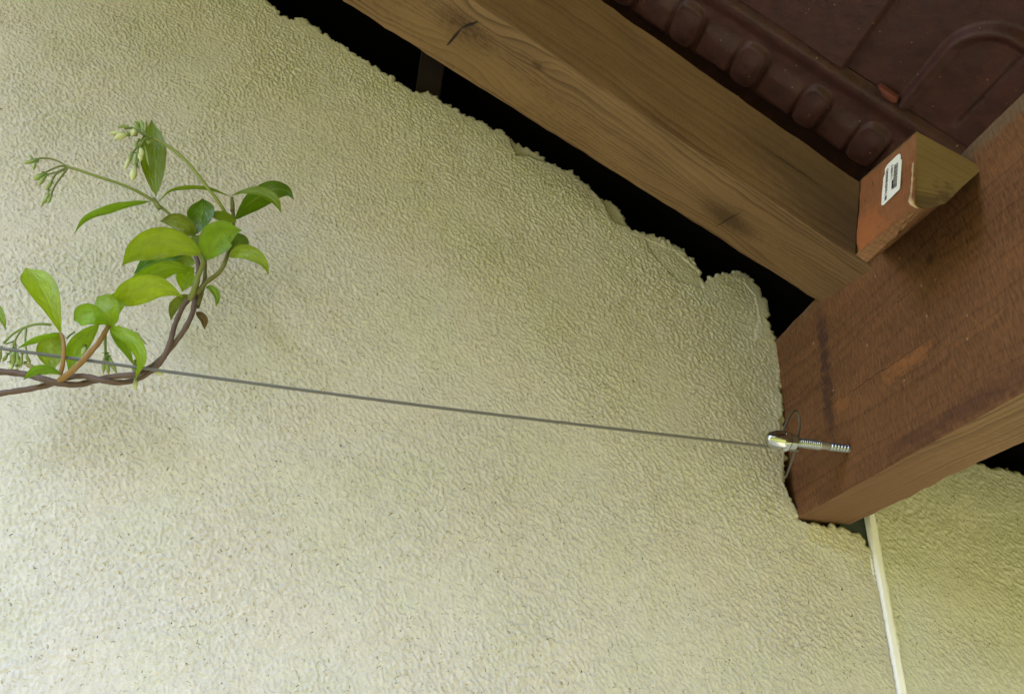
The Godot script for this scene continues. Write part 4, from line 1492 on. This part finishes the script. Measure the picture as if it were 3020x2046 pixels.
func bud(ctrl: Array, r: float, col: Color, parent: Node) -> void:      # a pointed flower bud on its green calyx
	var path := smooth_path(px_path(ctrl), 14)
	var k0 := scale_at(path[0])
	var rad := []
	for k in path.size():
		var t := float(k) / (path.size() - 1)
		rad.append(maxf(0.00012, k0 * r * (0.42 + 0.58 * smoothstep(0.15, 0.55, t)) * (1.0 - pow(smoothstep(0.55, 1.0, t), 1.3) * 0.95)))
	var acc := Acc.new()
	acc.tube(path, rad, 9, col, 0.05, 1.0)
	for k in acc.c.size():
		var t := float(k / 10) / path.size()
		acc.c[k] = Color(0.12, 0.20, 0.03).lerp(col, smoothstep(0.1, 0.42, t))
	# calyx tips spreading round the base
	for s in 5:
		var a := TAU * s / 5.0
		var t: Vector3 = (path[3] - path[0]).normalized()
		var x := t.cross(Vector3(0.3, 0.2, 0.9)).normalized()
		var y := t.cross(x)
		var out := x * cos(a) + y * sin(a)
		var p: Vector3 = path[1]
		acc.tube([p, p + (out * 1.5 + t * 1.2) * r * k0 * 0.6, p + (out * 2.6 + t * 1.0) * r * k0 * 0.6], [0.00045, 0.00040, 0.00010], 5, Color(0.11, 0.19, 0.03))
	put("flower_bud", acc.mesh(), M.bud, parent)

func cluster(called: String) -> Node3D:
	var c := Node3D.new()
	c.name = called
	plant.add_child(c, true)
	c.position = -plant.position
	return c

func vine() -> void:
	plant = thing("climbing_plant", "green twining climber with glossy leaves and pale buds, wound round the steel wire", "plant", at(300, 1110, 0.10))
	var brown := Color(0.095, 0.060, 0.042)
	var greenish := Color(0.15, 0.17, 0.03)
	var tan_ := Color(0.24, 0.135, 0.030)
	var z := 0.10
	# the two twisted old stems
	stem("stem", [[-120, 1090, z], [0, 1096, z], [70, 1103, z], [125, 1117, z + 0.006], [175, 1130, z + 0.005], [228, 1134, z - 0.004], [284, 1121, z - 0.005], [335, 1110, z + 0.004], [398, 1104, z + 0.006], [430, 1090, z - 0.006], [470, 1062, z - 0.008], [505, 1022, z - 0.002], [540, 976, z + 0.004], [566, 925, z + 0.004], [572, 885, z]], 10.0, 8.0, brown, 0.08)
	stem("stem", [[-120, 1180, z], [0, 1160, z], [90, 1146, z - 0.004], [150, 1132, z - 0.006], [205, 1112, z - 0.002], [252, 1110, z + 0.005], [300, 1122, z + 0.006], [345, 1128, z], [390, 1122, z - 0.006], [440, 1098, z - 0.008], [478, 1060, z + 0.003], [500, 1010, z + 0.005], [514, 960, z], [538, 905, z], [560, 878, z]], 9.0, 8.0, Color(0.105, 0.064, 0.046), 0.08)
	# young shoots
	stem("shoot", [[560, 886, z], [572, 850, z + 0.006], [582, 817, z + 0.008], [598, 776, z + 0.008], [590, 752, z + 0.006], [575, 735, z + 0.004], [540, 690, z], [508, 645, z], [488, 622, z], [466, 607, z]], 8.5, 4.5, greenish)
	stem("shoot", [[578, 900, z - 0.004], [577, 860, z - 0.004], [582, 820, z - 0.002], [583, 776, z - 0.002], [570, 742, z - 0.004], [560, 715, z - 0.006]], 7.5, 6.0, brown)
	stem("shoot", [[578, 868, z + 0.002], [606, 834, z + 0.002], [640, 808, z], [660, 780, z], [672, 742, z - 0.006], [684, 690, z - 0.008], [688, 645, z - 0.006], [684, 610, z - 0.004], [683, 582, z - 0.002]], 7.0, 5.0, Color(0.13, 0.13, 0.025))
	stem("shoot", [[580, 905, z - 0.002], [592, 868, z - 0.004], [603, 820, z - 0.004], [604, 780, z - 0.004], [606, 757, z - 0.002]], 7.5, 4.0, Color(0.12, 0.115, 0.03))
	stem("node", [[472, 615, z], [465, 607, z + 0.001], [456, 594, z], [452, 586, z]], 8.5, 6.0, greenish, 0.02)
	stem("node", [[685, 622, z - 0.003], [685, 606, z - 0.003], [684, 592, z - 0.003]], 6.5, 5.0, Color(0.13, 0.13, 0.025), 0.02)
	# leaves of the upper shoots
	leaf([[459, 580, z], [455, 500, z + 0.004], [450, 420, z], [446, 353, z - 0.006]], 40, 0.25, 0.22, Color(0.10, 0.155, 0.012), 0.5)
	leaf([[445, 593, z], [380, 597, z + 0.004], [300, 616, z + 0.008], [245, 645, z + 0.004], [217, 690, z - 0.004]], 25, 1.05, 0.3, GREEN, 0.5)
	leaf([[678, 579, z], [620, 554, z + 0.008], [558, 548, z + 0.010], [500, 560, z + 0.006], [466, 596, z]], 18, 1.25, 0.3, OLIVE, 0.5)
	leaf([[682, 578, z], [712, 568, z + 0.006], [760, 566, z + 0.012], [805, 590, z + 0.014], [829, 628, z + 0.012]], 20, 0.95, 0.35, OLIVE, 0.6, 0.5)
	leaf([[690, 650, z], [735, 600, z - 0.006], [800, 560, z - 0.008], [845, 562, z - 0.006], [866, 588, z - 0.004]], 34, -0.35, 0.25, DEEP, 0.55)
	leaf([[550, 697, z], [575, 672, z + 0.006], [592, 630, z + 0.006], [596, 585, z]], 40, 0.3, 0.2, DEEP, 0.58)
	leaf([[572, 696, z + 0.004], [548, 668, z + 0.010], [515, 652, z + 0.010], [470, 652, z + 0.002]], 27, 0.15, 0.12, Color(0.11, 0.155, 0.016), 0.40)
	leaf([[697, 654, z + 0.002], [668, 640, z + 0.006], [640, 634, z + 0.006], [612, 634, z + 0.002]], 17, 0.4, 0.3, OLIVE, 0.45)
	leaf([[603, 770, z], [622, 728, z + 0.008], [658, 688, z + 0.012], [712, 678, z + 0.010]], 48, 0.15, 0.22, Color(0.105, 0.20, 0.014), 0.5)
	leaf([[672, 740, z - 0.008], [690, 724, z - 0.012], [712, 722, z - 0.014], [732, 738, z - 0.016]], 36, 0.2, 0.2, Color(0.05, 0.10, 0.012), 0.5)
	leaf([[674, 758, z], [705, 744, z + 0.006], [745, 752, z + 0.010], [778, 778, z + 0.010], [791, 810, z + 0.006]], 24, 0.45, 0.3, Color(0.14, 0.21, 0.020), 0.42, 0.2)
	leaf([[596, 756, z + 0.006], [540, 722, z + 0.016], [470, 715, z + 0.022], [400, 742, z + 0.020], [358, 784, z + 0.014]], 50, 0.2, 0.22, Color(0.15, 0.225, 0.018), 0.52)
	leaf([[560, 745, z - 0.004], [500, 752, z - 0.008], [440, 780, z - 0.008], [394, 806, z - 0.008]], 32, -0.15, 0.2, Color(0.045, 0.125, 0.02), 0.6)
	leaf([[566, 750, z - 0.006], [575, 735, z - 0.008], [577, 715, z - 0.008], [570, 690, z - 0.008]], 30, 0.2, 0.2, OLIVE, 0.5)
	leaf([[560, 800, z - 0.002], [510, 788, z + 0.008], [450, 806, z + 0.014], [390, 838, z + 0.014], [336, 880, z + 0.010]], 29, 0.35, 0.25, Color(0.125, 0.215, 0.016), 0.45)
	leaf([[338, 893, z + 0.010], [390, 862, z + 0.020], [440, 846, z + 0.022], [490, 852, z + 0.016], [538, 875, z + 0.008]], 44, -0.2, 0.25, Color(0.18, 0.265, 0.028), 0.42)
	leaf([[573, 790, z - 0.004], [556, 800, z - 0.006], [545, 825, z - 0.006], [536, 860, z - 0.008]], 30, 0.2, 0.2, Color(0.13, 0.215, 0.02), 0.5)
	leaf([[575, 776, z - 0.006], [556, 768, z - 0.008], [530, 762, z - 0.010], [505, 766, z - 0.010]], 24, 0.3, 0.2, OLIVE, 0.5)
	leaf([[606, 846, z], [624, 852, z + 0.004], [638, 876, z + 0.005], [636, 904, z + 0.002]], 12, 0.5, 0.35, Color(0.10, 0.18, 0.016), 0.5)
	leaf([[556, 868, z - 0.004], [530, 880, z - 0.008], [508, 908, z - 0.010], [503, 944, z - 0.010]], 15, 0.4, 0.3, Color(0.085, 0.115, 0.040), 0.5)
	leaf([[578, 920, z], [590, 930, z + 0.002], [600, 946, z + 0.002], [602, 971, z]], 12, 0.3, 0.4, Color(0.060, 0.034, 0.018), 0.5)
	# leaves of the lower shoots
	leaf([[180, 990, z + 0.004], [160, 935, z + 0.012], [125, 860, z + 0.016], [95, 815, z + 0.012], [74, 790, z + 0.006]], 44, -0.35, 0.28, Color(0.17, 0.255, 0.030), 0.62)
	leaf([[176, 988, z + 0.004], [135, 990, z + 0.012], [95, 1003, z + 0.014], [52, 1026, z + 0.008]], 13, 0.8, 0.35, Color(0.12, 0.22, 0.02), 0.5)
	leaf([[172, 980, z - 0.008], [152, 1010, z - 0.010], [150, 1055, z - 0.012], [156, 1094, z - 0.014]], 40, 0.1, 0.15, Color(0.125, 0.185, 0.035), 0.5)
	leaf([[178, 1103, z + 0.010], [145, 1089, z + 0.016], [105, 1090, z + 0.018], [67, 1120, z + 0.014]], 18, 0.6, 0.3, Color(0.09, 0.185, 0.016), 0.5)
	leaf([[292, 955, z], [252, 990, z - 0.006], [218, 1035, z - 0.010], [200, 1097, z - 0.012]], 28, 0.2, 0.3, Color(0.13, 0.225, 0.024), 0.5)
	leaf([[322, 966, z + 0.008], [320, 935, z + 0.016], [310, 905, z + 0.018], [285, 874, z + 0.012]], 40, 0.25, 0.22, Color(0.135, 0.225, 0.014), 0.5)
	leaf([[345, 930, z + 0.006], [342, 905, z + 0.012], [344, 880, z + 0.013], [350, 862, z + 0.010]], 22, -0.2, 0.22, Color(0.14, 0.235, 0.016), 0.5)
	leaf([[320, 955, z + 0.012], [285, 935, z + 0.022], [245, 930, z + 0.022], [216, 945, z + 0.014]], 36, -0.35, 0.2, Color(0.12, 0.225, 0.014), 0.58)
	leaf([[320, 963, z + 0.006], [350, 978, z + 0.014], [388, 1005, z + 0.018], [414, 1058, z + 0.016], [398, 1117, z + 0.012]], 22, 0.25, 0.35, Color(0.145, 0.245, 0.022), 0.5)
	leaf([[322, 966, z - 0.002], [345, 1000, z], [372, 1038, z + 0.002], [394, 1078, z]], 13, 0.3, 0.35, Color(0.12, 0.215, 0.02), 0.5)
	leaf([[-30, 890, z], [-12, 915, z + 0.004], [6, 945, z + 0.006], [15, 973, z + 0.004]], 15, 0.3, 0.3, Color(0.12, 0.19, 0.03), 0.4)
	# stalks of the lower shoots
	stem("shoot", [[176, 1106, z + 0.006], [184, 1070, z + 0.010], [187, 1030, z + 0.012], [184, 1000, z + 0.010], [178, 985, z + 0.006]], 6.5, 5.5, tan_)
	stem("shoot", [[172, 1124, z + 0.006], [212, 1093, z + 0.010], [246, 1060, z + 0.012], [288, 1012, z + 0.012], [306, 984, z + 0.010], [318, 962, z + 0.008]], 9.5, 7.0, Color(0.22, 0.125, 0.028))
	# flower stalks and buds
	var pale := Color(0.50, 0.54, 0.26)
	var light := Color(0.22, 0.30, 0.07)
	var up := cluster("flower_cluster")
	stem("stalk", [[668, 634, z], [640, 590, z + 0.008], [612, 555, z + 0.012], [562, 490, z + 0.016], [515, 445, z + 0.018], [480, 422, z + 0.018], [455, 408, z + 0.018]], 5.0, 4.5, Color(0.19, 0.23, 0.04), 0.03, up)
	for p in [[[456, 408, z + 0.018], [440, 402, z + 0.020], [418, 392, z + 0.022], [400, 388, z + 0.022]], [[452, 408, z + 0.018], [430, 408, z + 0.022], [416, 425, z + 0.022], [408, 440, z + 0.020]], [[436, 402, z + 0.020], [418, 380, z + 0.020], [412, 362, z + 0.018]], [[418, 394, z + 0.022], [390, 378, z + 0.020], [365, 380, z + 0.020]], [[412, 425, z + 0.020], [398, 440, z + 0.020], [386, 455, z + 0.020]], [[418, 415, z + 0.020], [408, 460, z + 0.022], [402, 485, z + 0.022]]]:
		stem("stalklet", p, 3.4, 2.6, Color(0.14, 0.19, 0.035), 0.03, up)
	for q in [[[368, 392, 0.12], [345, 392, 0.12], [313, 394, 0.12], 6.5], [[385, 395, 0.122], [358, 400, 0.122], [334, 411, 0.122], 10.5], [[402, 400, 0.12], [392, 390, 0.124], [383, 386, 0.126], 11.0], [[412, 432, 0.122], [416, 446, 0.122], [416, 468, 0.122], 7.5], [[406, 446, 0.122], [412, 462, 0.122], [413, 476, 0.122], 7.0],
			[[402, 482, 0.122], [393, 510, 0.122], [388, 535, 0.122], 10.0], [[386, 456, 0.12], [376, 478, 0.12], [366, 503, 0.12], 6.0], [[412, 372, 0.118], [404, 362, 0.118], [394, 358, 0.118], 7.0]]:
		bud([q[0], q[1], q[2]], q[3], pale, up)
	for q in [[[428, 400, 0.12], [420, 372, 0.12], [412, 350, 0.12], 6.0], [[426, 402, 0.12], [428, 376, 0.12], [430, 352, 0.12], 5.0], [[420, 396, 0.12], [402, 368, 0.12], [394, 354, 0.12], 5.0], [[424, 420, 0.12], [432, 455, 0.12], [438, 490, 0.12], 4.5], [[410, 440, 0.12], [398, 470, 0.12], [404, 500, 0.12], 5.0], [[392, 380, 0.12], [365, 372, 0.12], [346, 376, 0.12], 5.5], [[396, 446, 0.12], [384, 462, 0.12], [378, 488, 0.12], 5.0], [[430, 404, 0.12], [436, 420, 0.122], [446, 412, 0.122], 4.0], [[412, 410, 0.12], [400, 424, 0.12], [400, 440, 0.12], 6.0], [[410, 390, 0.12], [402, 376, 0.12], [400, 364, 0.12], 6.0]]:
		bud([q[0], q[1], q[2]], q[3], light, up)
	var far := cluster("flower_cluster")
	stem("stalk", [[460, 600, z], [442, 586, z + 0.003], [400, 562, z + 0.006], [350, 541, z + 0.008], [310, 528, z + 0.010], [270, 515, z + 0.010], [230, 501, z + 0.010], [196, 492, z + 0.010]], 4.8, 4.0, Color(0.17, 0.20, 0.04), 0.03, far)
	for p in [[[197, 492, z + 0.010], [165, 473, z + 0.010], [130, 466, z + 0.010], [88, 472, z + 0.010]], [[196, 490, z + 0.010], [175, 490, z + 0.012], [145, 502, z + 0.012], [116, 518, z + 0.012]], [[194, 494, z + 0.010], [170, 506, z + 0.012], [140, 514, z + 0.012]], [[194, 497, z + 0.010], [165, 512, z + 0.012], [150, 535, z + 0.012]], [[196, 498, z + 0.010], [180, 520, z + 0.012], [160, 548, z + 0.012], [150, 572, z + 0.012]]]:
		stem("stalklet", p, 3.2, 2.6, Color(0.15, 0.17, 0.045), 0.03, far)
	for q in [[[114, 470, 0.11], [92, 476, 0.11], [64, 482, 0.11], 6.0], [[106, 472, 0.11], [100, 488, 0.11], [96, 502, 0.11], 5.5], [[96, 470, 0.11], [90, 462, 0.11], [84, 456, 0.11], 3.5], [[134, 512, 0.112], [114, 522, 0.112], [97, 532, 0.112], 8.0], [[140, 512, 0.112], [124, 530, 0.112], [112, 548, 0.112], 6.5], [[132, 508, 0.112], [112, 516, 0.112], [94, 526, 0.112], 4.5], [[154, 534, 0.112], [144, 546, 0.112], [134, 560, 0.112], 6.5], [[142, 556, 0.112], [138, 582, 0.112], [122, 604, 0.112], 6.0], [[152, 572, 0.112], [144, 588, 0.112], [140, 602, 0.112], 5.0], [[140, 570, 0.112], [130, 590, 0.112], [118, 612, 0.112], 4.5], [[158, 520, 0.112], [150, 535, 0.112], [144, 546, 0.112], 4.0]]:
		bud([q[0], q[1], q[2]], q[3], light, far)
	var low := cluster("flower_cluster")
	stem("stalk", [[150, 958, z + 0.002], [125, 955, z + 0.004], [100, 957, z + 0.004], [68, 967, z + 0.004], [35, 986, z + 0.004], [8, 1012, z + 0.004]], 4.2, 3.4, Color(0.18, 0.23, 0.05), 0.03, low)
	for p in [[[64, 970, z + 0.004], [50, 990, z + 0.004], [42, 1008, z + 0.004], [46, 1030, z + 0.002]], [[75, 966, z + 0.004], [74, 985, z + 0.004], [73, 1006, z + 0.004], [77, 1036, z + 0.002]], [[44, 1004, z + 0.004], [28, 1010, z + 0.004], [14, 1014, z + 0.004]], [[44, 1012, z + 0.004], [34, 1030, z], [24, 1044, z]]]:
		stem("stalklet", p, 3.2, 2.5, Color(0.16, 0.21, 0.05), 0.03, low)
	for q in [[[40, 1012, 0.10], [38, 1050, 0.098], [36, 1088, 0.096], 8.0, light], [[48, 1028, 0.10], [52, 1060, 0.098], [56, 1086, 0.096], 6.5, light], [[77, 1034, 0.10], [80, 1056, 0.098], [90, 1076, 0.096], 5.0, light], [[64, 1040, 0.10], [62, 1060, 0.098], [60, 1086, 0.096], 5.0, light], [[24, 1040, 0.10], [14, 1055, 0.098], [6, 1068, 0.096], 5.5, light], [[30, 1062, 0.098], [30, 1080, 0.096], [30, 1096, 0.096], 7.0, pale], [[70, 1066, 0.096], [84, 1078, 0.094], [104, 1080, 0.092], 6.5, Color(0.36, 0.33, 0.16)], [[4, 1020, 0.10], [-2, 1045, 0.10], [-4, 1075, 0.10], 6.0, light], [[50, 1074, 0.098], [46, 1086, 0.096], [44, 1098, 0.096], 6.0, pale]]:
		bud([q[0], q[1], q[2]], q[3], q[4], low)
	var mid := cluster("flower_cluster")
	stem("stalk", [[309, 985, z], [309, 1010, z - 0.002], [310, 1040, z - 0.004]], 4.5, 3.5, Color(0.17, 0.22, 0.05), 0.03, mid)
	stem("stalk", [[345, 962, z], [362, 970, z - 0.002], [382, 978, z - 0.002]], 4.0, 3.4, Color(0.12, 0.17, 0.04), 0.03, mid)
	stem("stalk", [[196, 998, z - 0.004], [205, 988, z - 0.004], [220, 978, z - 0.004]], 3.0, 2.6, Color(0.16, 0.21, 0.05), 0.03, mid)
	for q in [[[310, 1036, 0.096], [306, 1068, 0.094], [304, 1104, 0.092], 7.0, light], [[312, 1038, 0.096], [322, 1060, 0.094], [328, 1086, 0.092], 6.0, light], [[316, 1046, 0.096], [330, 1074, 0.094], [344, 1104, 0.092], 6.5, light], [[312, 1054, 0.096], [316, 1080, 0.094], [320, 1108, 0.092], 6.0, light], [[376, 976, 0.097], [402, 994, 0.096], [434, 1018, 0.096], 8.0, Color(0.26, 0.31, 0.10)], [[384, 978, 0.097], [400, 982, 0.096], [412, 990, 0.096], 4.5, light],
			[[398, 1060, 0.096], [396, 1085, 0.094], [394, 1098, 0.092], 8.0, light], [[397, 1108, 0.098], [398, 1130, 0.098], [398, 1153, 0.098], 6.5, Color(0.40, 0.46, 0.20)], [[446, 1086, 0.09], [462, 1096, 0.09], [480, 1106, 0.09], 9.0, Color(0.46, 0.50, 0.24)], [[252, 1016, 0.09], [246, 1030, 0.09], [240, 1046, 0.09], 6.0, Color(0.40, 0.46, 0.22)]]:
		bud([q[0], q[1], q[2]], q[3], q[4], mid)
